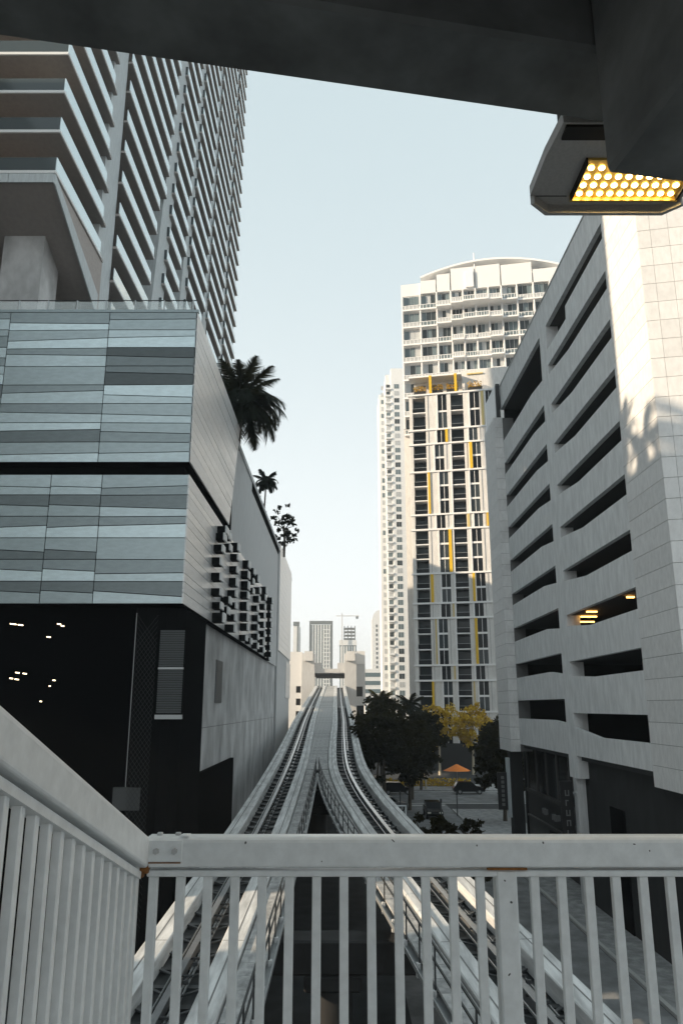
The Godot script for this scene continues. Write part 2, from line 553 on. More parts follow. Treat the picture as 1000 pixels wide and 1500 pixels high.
func podium() -> void:
	var t := thing("podium_building", "podium building clad in blue grey metal strips above black mesh and raw concrete", "building")
	var R := [[34.69, 34.69], [34.21, 34.26], [33.55, 33.55], [33.05, 33.15], [32.42, 32.42], [31.89, 31.75], [31.24, 31.24], [30.86, 30.72], [30.04, 30.08], [29.44, 29.29], [28.9, 28.9], [28.26, 28.13], [27.73, 27.7], [27.2, 27.07], [26.57, 26.54], [25.89, 25.99], [25.37, 25.37]]
	var Q := [[34.69, 34.69], [34.0, 33.94], [33.5, 33.55], [32.81, 33.03], [32.32, 32.38], [31.98, 31.89], [31.2, 31.21], [30.04, 30.06], [29.53, 29.7], [28.89, 28.89], [28.37, 28.26], [27.73, 27.73], [27.22, 27.33], [26.54, 26.57], [25.8, 25.92], [25.37, 25.37]]
	var LR := [[24.64, 24.64], [23.84, 23.99], [23.43, 23.46], [22.79, 22.64], [22.2, 22.23], [21.68, 21.81], [21.01, 21.01], [19.81, 19.79], [19.01, 19.07], [18.59, 18.59], [18.08, 17.76], [17.39, 17.39]]
	var LM := [[24.64, 24.64], [23.96, 23.88], [23.46, 23.46], [22.89, 22.79], [22.23, 22.23], [21.59, 21.71], [21.01, 21.01], [20.36, 20.21], [19.81, 19.81], [19.29, 19.15], [18.61, 18.61], [18.11, 17.96], [17.39, 17.39]]
	var tR := [3, 2, 1, 0, 5, 4, 4, 5, 0, 1, 2, 1, 2, 3, 2, 1]
	var tQ := [3, 0, 2, 0, 3, 1, 2, 3, 1, 3, 1, 0, 4, 2, 0]
	var tLR := [2, 3, 4, 1, 3, 0, 2, 3, 1, 4, 1]
	var tLM := [1, 1, 4, 2, 3, 0, 2, 4, 3, 0, 4, 2]
	for k in 16:
		strip(t, -13.7, -8.5, R[k], R[k + 1], M["panel%d" % tR[k]])
	for k in 15:
		strip(t, -19.56, -13.7, Q[k], Q[k + 1], M["panel%d" % tQ[k]])
		strip(t, -25.4, -19.56, Q[14 - k].map(func(v): return 60.06 - v) if false else R[k], R[k + 1], M["panel%d" % tQ[(k + 4) % 15]])
	for k in 11:
		strip(t, -13.37, -8.5, LR[k], LR[k + 1], M["panel%d" % tLR[k]])
	for k in 12:
		strip(t, -16.22, -13.37, LM[k], LM[k + 1], M["panel%d" % tLM[k]])
		strip(t, -19.1, -16.22, LM[k], LM[k + 1], M["panel%d" % tLM[k]])
		strip(t, -22.0, -19.1, LM[k], LM[k + 1], M["panel%d" % tLM[(k + 5) % 12]])
	# cores behind the cladding
	bb(t, "upper_body", Vector3(-60, 25.36, -58), Vector3(-8.58, 34.67, -41.09), M.black_gap)
	bb(t, "lower_body", Vector3(-60, 17.4, -92), Vector3(-8.58, 24.64, -41.09), M.black_gap)
	bb(t, "shadow_gap", Vector3(-60, 24.64, -60), Vector3(-9.0, 25.36, -41.9), M.black_gap)
	bb(t, "roof_edge", Vector3(-30, 34.69, -41.2), Vector3(-8.45, 34.86, -40.97), M.panel3)
	# side cladding in long strips
	var ys := [34.69, 34.1, 33.5, 33.0, 32.4, 31.8, 31.2, 30.6, 30.0, 29.35, 28.8, 28.1, 27.5, 26.9, 26.3, 25.37]
	for k in ys.size() - 1:
		var e: float = -60.6 + (34.7 - ys[k]) * 0.45
		var e2: float = -60.6 + (34.7 - ys[k + 1]) * 0.45
		var sl := rng.randf_range(-0.06, 0.06)
		var cut := rng.randf_range(-56.0, -46.0)
		if k % 3 == 0:
			slab_x(t, "side_panel", PackedVector2Array([Vector2(-41.0, ys[k] - 0.015), Vector2(cut + 0.012, ys[k] - 0.015), Vector2(cut + 0.012, ys[k + 1] + 0.015), Vector2(-41.0, ys[k + 1] + 0.015)]), -8.58, -8.5, M.side_panel)
			slab_x(t, "side_panel", PackedVector2Array([Vector2(cut - 0.012, ys[k] - 0.015), Vector2(e, ys[k] - 0.015), Vector2(e2, ys[k + 1] + 0.015), Vector2(cut - 0.012, ys[k + 1] + 0.015)]), -8.58, -8.5, M.side_panel_b)
		else:
			slab_x(t, "side_panel", PackedVector2Array([Vector2(-41.0, ys[k] - 0.015), Vector2(e, ys[k] - 0.015 - sl), Vector2(e2, ys[k + 1] + 0.015 - sl), Vector2(-41.0, ys[k + 1] + 0.015)]), -8.58, -8.5, M.side_panel if k % 2 else M.side_panel_b)
	var yl := [24.64, 23.9, 23.46, 22.7, 22.2, 21.7, 21.0, 20.3, 19.8, 19.05, 18.6, 18.0, 17.39]
	for k in yl.size() - 1:
		var cut := rng.randf_range(-62.0, -46.0)
		slab_x(t, "side_panel", PackedVector2Array([Vector2(-41.0, yl[k] - 0.015), Vector2(cut + 0.012, yl[k] - 0.015), Vector2(cut + 0.012, yl[k + 1] + 0.015), Vector2(-41.0, yl[k + 1] + 0.015)]), -8.58, -8.5, M.side_panel if k % 2 else M.side_panel_b)
		slab_x(t, "side_panel", PackedVector2Array([Vector2(cut - 0.012, yl[k] - 0.015), Vector2(-88.0, yl[k] - 0.015), Vector2(-88.0, yl[k + 1] + 0.015), Vector2(cut - 0.012, yl[k + 1] + 0.015)]), -8.58, -8.5, M.side_panel_b if k % 2 else M.side_panel)
	bb(t, "soffit", Vector3(-30, 17.3, -92), Vector3(-8.5, 17.388, -41.0), M.black_gap)
	# projecting sun boxes: shade put into black sides, light into pale end caps
	var F := [[-51.1, 23.83, 0.52, 0.46], [-50.6, 23.23, 0.48, 0.45], [-54.0, 24.07, 0.32, 0.49], [-49.9, 22.28, 0.51, 0.45], [-53.5, 23.11, 0.47, 0.44], [-57.5, 23.97, 0.5, 0.56], [-49.4, 21.31, 0.5, 0.47], [-57.5, 23.16, 0.5, 0.43], [-49.4, 20.29, 0.53, 0.47], [-57.3, 22.16, 0.5, 0.47], [-57.3, 21.2, 0.5, 0.59], [-49.6, 19.32, 0.53, 0.43], [-56.8, 20.26, 0.53, 0.45], [-53.7, 19.34, 0.54, 0.46], [-50.2, 18.5, 0.5, 0.43], [-57.0, 19.39, 0.53, 0.41], [-53.6, 18.6, 0.46, 0.46], [-56.6, 18.44, 0.56, 0.44], [-50.4, 17.73, 0.65, 0.6], [-64.8, 23.97, 0.47, 0.57], [-64.0, 22.92, 0.55, 0.56], [-69.0, 24.08, 0.45, 0.51], [-64.2, 22.03, 0.55, 0.65], [-71.0, 23.76, 0.61, 0.62], [-69.0, 23.17, 0.4, 0.45], [-64.0, 21.17, 0.55, 0.56], [-73.5, 23.0, 0.53, 0.53], [-69.2, 22.31, 0.4, 0.45], [-79.4, 23.88, 0.57, 0.69], [-63.9, 20.24, 0.55, 0.64], [-73.2, 22.12, 0.52, 0.53], [-79.3, 23.13, 0.51, 0.51], [-86.0, 23.7, 0.62, 0.62], [-72.1, 21.08, 0.51, 0.47], [-79.0, 22.12, 0.51, 0.51], [-85.9, 22.94, 0.55, 0.56], [-64.2, 19.35, 0.55, 0.64], [-72.8, 20.24, 0.52, 0.51], [-78.7, 21.19, 0.51, 0.5], [-86.1, 22.05, 0.55, 0.49], [-56.0, 17.6, 0.64, 0.5], [-64.4, 18.55, 0.55, 0.55], [-72.3, 19.32, 0.57, 0.51], [-78.2, 20.18, 0.56, 0.55], [-86.4, 21.04, 0.55, 0.61], [-72.6, 18.47, 0.56, 0.5], [-79.2, 19.34, 0.51, 0.56], [-86.0, 20.21, 0.55, 0.49], [-64.1, 17.62, 0.5, 0.44], [-68.1, 17.69, 0.43, 0.48], [-78.4, 18.44, 0.5, 0.55], [-86.2, 19.38, 0.55, 0.48], [-73.0, 17.66, 0.51, 0.51], [-85.8, 18.45, 0.54, 0.48], [-78.3, 17.66, 0.55, 0.49], [-85.1, 17.65, 0.72, 0.5]]
	for a in F:
		var L: float = a[2] * 1.05
		var fin := bb(t, "sun_box", Vector3(-8.5, a[1] - a[3] * 0.5, a[0] - 1.1), Vector3(-8.5 + L, a[1] + a[3] * 0.5, a[0]), M.fin)
		fin.name = "sun_box"
		bb(t, "lit_end_cap", Vector3(-8.5 + L, a[1] - a[3] * 0.5 - 0.02, a[0] - 1.1), Vector3(-8.5 + L + 0.11, a[1] + a[3] * 0.5 + 0.02, a[0] + 0.05), M.fin_lit_edge)
	# concrete volume: upper wall beyond the cladding, lower wall under it
	bb(t, "upper_wall", Vector3(-40, 24.6, -104.0), Vector3(-8.75, 33.3, -58.0), M.concrete)
	bb(t, "mid_wall", Vector3(-40, 17.3, -104.0), Vector3(-8.75, 24.6, -88.0), M.concrete)
	bb(t, "parapet", Vector3(-9.6, 33.3, -132), Vector3(-8.62, 33.75, -60.9), M.concrete)
	bb(t, "gutter", Vector3(-8.75, 32.5, -104), Vector3(-8.66, 33.28, -72), M.black_gap)
	bb(t, "lower_wall", Vector3(-40, 2.0, -104.0), Vector3(-8.9, 17.3, -48.7), M.old_concrete)
	bb(t, "wall_slot", Vector3(-12, 2.0, -105.6), Vector3(-9.4, 33.3, -104.0), M.black_gap)
	bb(t, "slot_pipe", Vector3(-9.35, 2.0, -104.9), Vector3(-9.2, 33.3, -104.7), M.steel_dark)
	bb(t, "end_wall", Vector3(-12, 2.0, -131), Vector3(-8.75, 33.3, -105.6), M.concrete)
	for k in 16:
		bb(t, "end_panel", Vector3(-8.75, 19.6 + k * 0.93, -131.2), Vector3(-8.62, 20.5 + k * 0.93, -106.2), M.side_panel)
	for k in 6:
		bb(t, "end_panel", Vector3(-8.75, 13.4 + k * 0.93, -131.4), Vector3(-8.62, 14.3 + k * 0.93, -121.5), M.side_panel_b)
	bb(t, "form_joint", Vector3(-8.905, 10.7, -104), Vector3(-8.895, 10.74, -64.3), M.joint)
	bb(t, "form_joint", Vector3(-8.905, 10.7, -64.2), Vector3(-8.895, 10.74, -48.8), M.joint)
	# louvre in the concrete wall
	var lo := bb(t, "wall_louvre", Vector3(-8.95, 12.3, -58.2), Vector3(-8.86, 15.3, -55.2), M.louvre)
	lo.name = "wall_louvre"
	for k in 20:
		bb(t, "louvre_slat", Vector3(-8.86, 12.4 + k * 0.145, -58.1), Vector3(-8.82, 12.47 + k * 0.145, -55.3), M.steel_grey)
	# black mesh hoarding on the lower storeys: front and side, hung in folds
	bb(t, "glass_front", Vector3(-60, 0.1, -42.4), Vector3(-11.2, 17.3, -42.0), M.black_glass)
	for k in 5:
		var xa := -11.0 + k * 0.52
		var o := bx(t, "mesh_screen", Vector3(xa + 0.26, 8.7, -41.6), Vector3(0.54, 17.1, 0.05), M.black_mesh, Basis(Vector3.UP, 0.25 * (1 if k % 2 else -1)))
		o.name = "mesh_screen"
	for k in 14:
		bx(t, "mesh_screen", Vector3(-8.6, 8.7, -41.9 - k * 0.52), Vector3(0.05, 17.1, 0.54), M.black_mesh, Basis(Vector3.UP, 0.28 * (1 if k % 2 else -1)))
	var net := SurfaceTool.new()
	net.begin(Mesh.PRIMITIVE_TRIANGLES)
	for k in 60:
		for d: float in [-1.0, 1.0]:
			var y := 3.0 + k * 0.3
			var a := Vector3(-10.95, y, -41.3)
			var b := Vector3(-9.85, y + 1.5 * d, -41.3)
			var w := Vector3(0, 0.022, 0)
			var dz := Vector3(0, 0, 0.02)
			if maxf(a.y, b.y) > 17.0:
				continue
			for v: Vector3 in [a, b, b + w, a, b + w, a + w, a + dz, b + dz, b + w + dz, a + dz, b + w + dz, a + w + dz]:
				net.add_vertex(v)
	net.generate_normals()
	put(t, "netting", net.commit(), M.black_cord).set_meta("kind", "stuff")
	bb(t, "lower_core", Vector3(-60, 0.1, -48.9), Vector3(-9.0, 17.3, -42.5), M.black_gap)
	bb(t, "low_screen", Vector3(-8.88, 0.1, -64.2), Vector3(-8.62, 8.1, -48.9), M.black_gap)
	bb(t, "conduit", Vector3(-11.2, 8.0, -41.95), Vector3(-11.16, 17.0, -41.9), M.galvanised)
	bb(t, "junction_box", Vector3(-11.7, 6.9, -41.9), Vector3(-10.3, 8.0, -41.5), M.steel_grey)
	# tall window with blinds beside the mesh
	bb(t, "window_frame", Vector3(-9.75, 11.5, -41.45), Vector3(-8.3, 16.1, -41.36), M.black_mesh)
	bb(t, "window_sill", Vector3(-9.72, 11.4, -41.4), Vector3(-8.3, 11.62, -41.2), M.galvanised)
	for k in 36:
		bx(t, "blind_slat", Vector3(-9.03, 11.75 + k * 0.12, -41.3), Vector3(1.3, 0.1, 0.02), M.louvre, Basis(Vector3.RIGHT, 0.5))
	bb(t, "transom", Vector3(-9.7, 13.95, -41.34), Vector3(-8.35, 14.05, -41.26), M.galvanised)
	# garage lights glimpsed inside the dark glass
	for a in [[-17.9, 16.4, 0.5], [-17.5, 16.35, 0.4], [-15.4, 16.4, 0.3], [-15.2, 16.3, 0.25], [-15.9, 15.7, 0.3], [-17.4, 13.8, 0.3], [-17.0, 13.75, 0.3], [-17.7, 13.5, 0.25], [-17.4, 13.45, 0.3], [-15.4, 13.4, 0.2], [-15.6, 13.1, 0.12], [-16.0, 12.3, 0.15]]:
		bx(t, "ceiling_light", Vector3(a[0], a[1], -41.97), Vector3(a[2] * 0.7, 0.05, 0.04), M.spark, Basis(Vector3(0, 0, 1), -0.12))
	# roof terrace
	bb(t, "roof_deck", Vector3(-60, 33.0, -131), Vector3(-8.9, 33.28, -41.5), M.soffit)
	var br := bb(t, "balustrade_rail", Vector3(-30, 35.86, -41.75), Vector3(-8.7, 35.9, -41.7), M.steel_dark)
	br.name = "balustrade_rail"
	for k in 12:
		bb(t, "balustrade_post", Vector3(-9.0 - k * 1.75, 34.7, -41.78), Vector3(-8.92 - k * 1.75, 35.9, -41.7), M.column)
		bb(t, "balustrade_pane", Vector3(-10.65 - k * 1.75, 34.9, -41.74), Vector3(-9.05 - k * 1.75, 35.8, -41.725), M.clear_glass)

# ---------------------------------------------------------------- left tower
func left_tower() -> void:
	var t := thing("apartment_tower", "tall grey apartment tower with stacked glass balconies rising over the podium", "building")
	var nf := 36
	var h := 3.365
	# column lines: [z at y 50, z at y 140, width]
	var cols := [[-56.4, -57.4, 3.9], [-73.2, -87.5, 4.6], [-85.3, -97.0, 3.4], [-100.2, -108.4, 3.0], [-114.6, -124.4, 3.4], [-129.5, -134.0, 0.3]]
	var top := 168.0
	for c: Array in cols:
		var z0: float = c[0] - (c[1] - c[0]) * 16.0 / 90.0
		var z1: float = c[1] + (c[1] - c[0]) * 28.0 / 90.0
		var w: float = c[2]
		slab_x(t, "column", PackedVector2Array([Vector2(z0, 34.0), Vector2(z0 - w, 34.0), Vector2(z1 - w * 0.7, top), Vector2(z1, top)]), -22.6, -20.35, M.column)
	slab_x(t, "core", PackedVector2Array([Vector2(-58.0, 33.3), Vector2(-130, 33.3), Vector2(-135, top), Vector2(-50, top), Vector2(-50, 48.6), Vector2(-58.0, 44.0)]), -44, -23.2, M.tower_wall)
	for f in nf:
		var y := 48.38 + (f - 4) * h
		if y < 35.0:
			continue
		if y > top - 1:
			break
		if f >= 4:
			# front balcony: slab, face and side glass
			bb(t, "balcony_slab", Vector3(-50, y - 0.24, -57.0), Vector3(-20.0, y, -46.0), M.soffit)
			bb(t, "slab_edge", Vector3(-50, y - 0.2, -46.0), Vector3(-19.97, y + 0.02, -45.9), M.slab_white)
			bb(t, "slab_edge", Vector3(-20.0, y - 0.2, -56.4), Vector3(-19.93, y + 0.02, -46.0), M.slab_white)
			bb(t, "balustrade", Vector3(-50, y + 0.06, -46.1), Vector3(-20.06, y + 1.2, -46.07), M.balustrade_shade_tone)
			bb(t, "balustrade", Vector3(-20.06, y + 0.06, -56.2), Vector3(-20.0, y + 1.2, -46.07), M.balustrade)
			if f < 12:
				bb(t, "window", Vector3(-34, y + 0.1, -50.1), Vector3(-26.2, y + h - 0.5, -49.98), M.tower_glass)
				bb(t, "window", Vector3(-26.0, y + 0.1, -50.1), Vector3(-24.0, y + h - 0.5, -49.98), M.balustrade_shade_tone)
		for b in 5:
			var ca: Array = cols[b]
			var cb: Array = cols[b + 1]
			var q := (y - 50.0) / 90.0
			var za: float = lerpf(ca[0], ca[1], q) - ca[2] * 0.94
			var zb: float = lerpf(cb[0], cb[1], q) + (0.2 if q > 0.2 else 2.2)
			if b == 4:
				zb = lerpf(cb[0], cb[1], q) - 0.6
			if b > 0:
				za = lerpf(ca[0], ca[1], q) - ca[2] * 0.62
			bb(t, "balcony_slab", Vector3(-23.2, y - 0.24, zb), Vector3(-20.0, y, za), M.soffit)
			bb(t, "slab_edge", Vector3(-20.0, y - 0.2, zb), Vector3(-19.93, y + 0.02, za), M.slab_white)
			bb(t, "balustrade", Vector3(-20.06, y + 0.06, zb + 0.02), Vector3(-20.0, y + 1.2, za - 0.02), M.balustrade)
			if b in [1, 2, 4]:
				bb(t, "end_screen", Vector3(-21.4, y + 0.06, za + 0.0), Vector3(-20.07, y + 1.25, za + 0.04), M.balustrade_shade_tone)
	# the raised first floor: fascia panels and a sloping soffit carried by a concrete pillar
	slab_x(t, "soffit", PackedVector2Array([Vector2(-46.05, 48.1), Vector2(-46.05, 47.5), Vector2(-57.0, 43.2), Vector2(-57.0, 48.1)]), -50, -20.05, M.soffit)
	for k in 8:
		bb(t, "fascia_panel", Vector3(-20.02 - (k + 1) * 3.2 + 0.015, 47.45, -46.0), Vector3(-20.02 - k * 3.2 - 0.015, 48.16, -45.92), M.column)
	slab_x(t, "side_fascia", PackedVector2Array([Vector2(-46.0, 48.16), Vector2(-46.0, 47.4), Vector2(-56.4, 43.0), Vector2(-56.4, 44.8)]), -20.05, -19.96, M.column)
	bb(t, "added_shade_wall", Vector3(-31, 33.3, -57), Vector3(-30, 48.0, -42.5), M.tower_wall)  # unseen wall added to stop sun passing under the soffit
	var pl := bb(t, "pillar", Vector3(-25.0, 33.3, -53.0), Vector3(-22.0, 46.2, -50.0), M.old_concrete)
	pl.name = "pillar"

# ---------------------------------------------------------------- guideway
func curve_at(tab: Array, z: float) -> Vector2:
	# tab rows: [z, x, y], z falling; Catmull-Rom
	var n := tab.size()
	var i := 0
	while i < n - 2 and z < tab[i + 1][0]:
		i += 1
	var p1: Array = tab[i]
	var p2: Array = tab[i + 1]
	var u: float = clampf((z - p1[0]) / (p2[0] - p1[0]), -1.0, 1.0)
	var p0: Array = tab[maxi(i - 1, 0)]
	var p3: Array = tab[mini(i + 2, n - 1)]
	var out := Vector2.ZERO
	for k in 2:
		var d: float = p2[0] - p1[0]
		var m1: float = (p2[1 + k] - p0[1 + k]) / (p2[0] - p0[0]) * d
		var m2: float = (p3[1 + k] - p1[1 + k]) / (p3[0] - p1[0]) * d
		var u2 := u * u
		var u3 := u2 * u
		out[k] = (2 * u3 - 3 * u2 + 1) * p1[1 + k] + (u3 - 2 * u2 + u) * m1 + (-2 * u3 + 3 * u2) * p2[1 + k] + (u3 - u2) * m2
	return out

var TL := [[4.0, -4.8, 3.6], [-14.0, -4.75, 4.2], [-26.0, -4.67, 4.75], [-45.0, -4.47, 5.85], [-68.0, -4.5, 7.35], [-90.0, -4.85, 8.7], [-114.0, -5.3, 10.2], [-160.0, -5.8, 13.1], [-205.0, -6.0, 16.2], [-228.0, -6.0, 18.0], [-250.0, -5.8, 18.6], [-275.0, -4.0, 18.6]]
var TR := [[4.0, 6.6, 3.6], [-14.0, 6.05, 4.2], [-26.0, 4.8, 4.75], [-36.0, 3.55, 5.3], [-45.0, 2.4, 5.85], [-56.0, 1.2, 6.6], [-68.0, 0.5, 7.35], [-90.0, 0.3, 8.7], [-114.0, 0.3, 10.2], [-160.0, -0.05, 13.1], [-205.0, -0.3, 16.2], [-228.0, -0.4, 18.0], [-250.0, -0.2, 18.6], [-275.0, 1.5, 18.6]]

func zs(a: float, b: float, step: float) -> PackedFloat32Array:
	var out := PackedFloat32Array()
	var n := int(ceil(absf(b - a) / step))
	for k in n + 1:
		out.append(lerpf(a, b, float(k) / n))
	return out

# a cross-section (x to the right, y up) swept along a track
func sweep(tab: Array, z_list: PackedFloat32Array, sec: PackedVector2Array, closed := true) -> ArrayMesh:
	var st := SurfaceTool.new()
	st.begin(Mesh.PRIMITIVE_TRIANGLES)
	st.set_smooth_group(-1)
	var rings := []
	for z in z_list:
		var c := curve_at(tab, z)
		var e := curve_at(tab, z - 0.5)
		var d := Vector3(e.x - c.x, 0, -0.5).normalized()
		var r := Vector3(-d.z, 0, d.x)
		var ring := []
		for s in sec:
			ring.append(Vector3(c.x, c.y, z) + r * s.x + Vector3.UP * s.y)
		rings.append(ring)
	var n := sec.size()
	for k in rings.size() - 1:
		for s in n:
			var a: Vector3 = rings[k][s]
			var b: Vector3 = rings[k][(s + 1) % n]
			var c: Vector3 = rings[k + 1][(s + 1) % n]
			var d: Vector3 = rings[k + 1][s]
			for v: Vector3 in [a, b, c, a, c, d]:
				st.add_vertex(v)
	for k in [0, rings.size() - 1]:
		for s in range(1, n - 1):
			for v: Vector3 in [rings[k][0], rings[k][s], rings[k][s + 1]]:
				st.add_vertex(v)
	st.generate_normals()
	return st.commit()

func rect(x0: float, x1: float, y0: float, y1: float) -> PackedVector2Array:
	return PackedVector2Array([Vector2(x0, y0), Vector2(x1, y0), Vector2(x1, y1), Vector2(x0, y1)])

func frame_at(tab: Array, z: float) -> Transform3D:
	var c := curve_at(tab, z)
	var e := curve_at(tab, z - 0.5)
	var d := Vector3(e.x - c.x, e.y - c.y, -0.5).normalized()
	var r := Vector3.UP.cross(-d).normalized()
	return Transform3D(Basis(r, (-d).cross(r), -d), Vector3(c.x, c.y, z))

func track(tab: Array, label: String, side: float) -> Node3D:
	# side: +1 when the walkway lies to the right of the track
	var t := thing("guideway_track", label, "track", Vector3.ZERO, "people mover tracks")
	var zl := zs(-7.0, -240.0, 1.6)
	for s: float in [-1.0, 1.0]:
		var a := 0.85 * s
		var b := 1.6 * s
		put(t, "running_beam", sweep(tab, zl, PackedVector2Array([Vector2(a, -0.55), Vector2(b, -0.62), Vector2(b, -0.04), Vector2(b - 0.04 * s, 0.0), Vector2(a + 0.03 * s, 0.0), Vector2(a, -0.03)])), M.track_concrete)
	put(t, "girder", sweep(tab, zl, PackedVector2Array([Vector2(-1.3, -0.62), Vector2(1.3, -0.62), Vector2(0.9, -1.75), Vector2(-0.9, -1.75)])), M.steel_dark)
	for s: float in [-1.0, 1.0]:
		put(t, "beam_shadow_strip", sweep(tab, zl, rect(s * 1.27 - 0.025, s * 1.27 + 0.025, -0.02, 0.004)), M.joint)  # dark strip painted in for the shadow line along the beam
	put(t, "guide_beam", sweep(tab, zl, PackedVector2Array([Vector2(-0.1, -0.1), Vector2(-0.1, -0.14), Vector2(-0.02, -0.15), Vector2(-0.02, -0.5), Vector2(0.02, -0.5), Vector2(0.02, -0.15), Vector2(0.1, -0.14), Vector2(0.1, -0.1)])), M.rail_steel)
	for x: float in [0.24, 0.34, -0.26]:
		put(t, "power_rail", sweep(tab, zs(-7.0, -150.0, 1.6), rect(x - 0.02, x + 0.02, -0.3, -0.24)), M.rail_steel)
	var z := -8.5
	var k := 0
	while z > -150.0:
		var f := frame_at(tab, z)
		bx(t, "tie", f * Vector3(0, -0.54, 0), Vector3(1.68, 0.12, 0.22), M.steel_dark if k % 4 else M.steel_grey, f.basis)
		if z > -80.0:
			bar(t, "brace", f * Vector3(-0.8, -0.45, 0.2), f * Vector3(-0.1, -0.48, 0.75), 0.1, 0.05, M.steel_grey)
			bar(t, "brace", f * Vector3(0.8, -0.45, 0.2), f * Vector3(0.1, -0.48, 0.75), 0.1, 0.05, M.steel_grey)
			bx(t, "rail_clamp", f * Vector3(0.14, -0.2, 0.0), Vector3(0.5, 0.05, 0.07), M.steel_dark, f.basis)
			bx(t, "rail_clamp", f * Vector3(0.29, -0.2, 0.45), Vector3(0.14, 0.1, 0.1), M.steel_dark, f.basis)
		z -= 1.35 if z > -60.0 else 2.2
		k += 1
	var jz := -12.0
	while jz > -120.0:
		var f := frame_at(tab, jz)
		for sd: float in [-1.0, 1.0]:
			bx(t, "expansion_joint", f * Vector3(1.22 * sd, 0.0, 0), Vector3(0.66, 0.008, 0.035), M.joint, f.basis)
		jz -= 7.5
	# walkway planks and railing
	var wz := -8.0
	k = 0
	while wz > -66.0:
		var f := frame_at(tab, wz)
		bx(t, "walkway_plank", f * Vector3(side * (1.64 + 0.4), -0.16, 0), Vector3(0.76, 0.09, 0.985), M.plank if k % 3 != 1 else M.plank_b, f.basis)
		if k % 2 == 0:
			bar(t, "walkway_bracket", f * Vector3(side * 1.3, -0.7, 0), f * Vector3(side * 2.4, -0.24, 0), 0.08, 0.08, M.steel_grey)
			bar(t, "railing_post", f * Vector3(side * 2.46, -0.3, 0), f * Vector3(side * 2.46, 0.9, 0), 0.05, 0.05, M.steel_dark)
			bx(t, "post_foot", f * Vector3(side * 2.5, -0.42, 0), Vector3(0.12, 0.4, 0.14), M.concrete, f.basis)
		wz -= 1.0
		k += 1
	var rz := zs(-8.0, -65.0, 1.2)
	for y: float in [0.9, 0.5]:
		put(t, "handrail", sweep(tab, rz, rect(side * 2.46 - 0.025, side * 2.46 + 0.025, y - 0.025, y + 0.025)), M.steel_dark)
	put(t, "cable_tray", sweep(tab, rz, PackedVector2Array([Vector2(side * 2.3, -0.42), Vector2(side * 2.62, -0.42), Vector2(side * 2.62, -0.28), Vector2(side * 2.58, -0.28), Vector2(side * 2.58, -0.39), Vector2(side * 2.3, -0.39)])), M.galvanised)
	return t

func guideway() -> void:
	track(TL, "straight elevated people mover track on the left beside the concrete wall", 1.0)
	track(TR, "curving elevated people mover track on the right swinging in from the street side", -1.0)
	# the joined walkway between the tracks, farther on
	var t := thing("guideway_walkway", "grey slab walkway between the two tracks climbing to the far station", "walkway")
	var z := -66.4
	var k := 0
	while z > -238.0:
		var a := curve_at(TL, z)
		var b := curve_at(TR, z)
		var L := 1.2 if z > -150.0 else 4.0
		var f := frame_at(TL, z)
		var x0 := a.x + 1.64
		var x1 := b.x - 1.64
		if x1 - x0 > 0.3:
			bx(t, "walkway_slab", Vector3((x0 + x1) * 0.5, a.y - 0.16, z), Vector3(x1 - x0, 0.1, L - 0.02), [M.plank, M.plank_b, M.plank][rng.randi() % 3], Basis(Vector3.RIGHT, atan2(f.basis.z.y, f.basis.z.z) * -1.0))
		z -= L
		k += 1
	# crossheads on round columns
	for a: Array in [[-33.0, 1.0], [-66.0, 0.8], [-100.0, 0.8], [-135.0, 0.8], [-170.0, 0.8], [-205.0, 0.8]]:
		var zc: float = a[0]
		var l := curve_at(TL, zc)
		var r := curve_at(TR, zc)
		var lb: String = {-33: "dark concrete pier with a wide crosshead below the tracks, nearest the railing", -66: "second guideway pier from the railing, where the tracks merge", -100: "third guideway pier from the railing", -135: "fourth guideway pier from the railing", -170: "fifth guideway pier, on the climb", -205: "last guideway pier before the far station"}[int(zc)]
		var p := thing("guideway_pier", lb, "pier", Vector3((l.x + r.x) * 0.5, 0, zc), "guideway piers")
		var top := l.y - 1.76
		var w := r.x - l.x + 2.4
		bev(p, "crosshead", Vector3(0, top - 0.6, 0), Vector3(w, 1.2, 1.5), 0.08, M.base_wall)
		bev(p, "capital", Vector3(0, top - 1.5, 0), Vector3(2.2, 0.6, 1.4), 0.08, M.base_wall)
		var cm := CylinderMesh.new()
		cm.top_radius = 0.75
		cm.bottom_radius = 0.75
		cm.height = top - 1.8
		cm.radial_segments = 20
		put(p, "shaft", cm, M.base_wall, Vector3(0, cm.height * 0.5, 0))

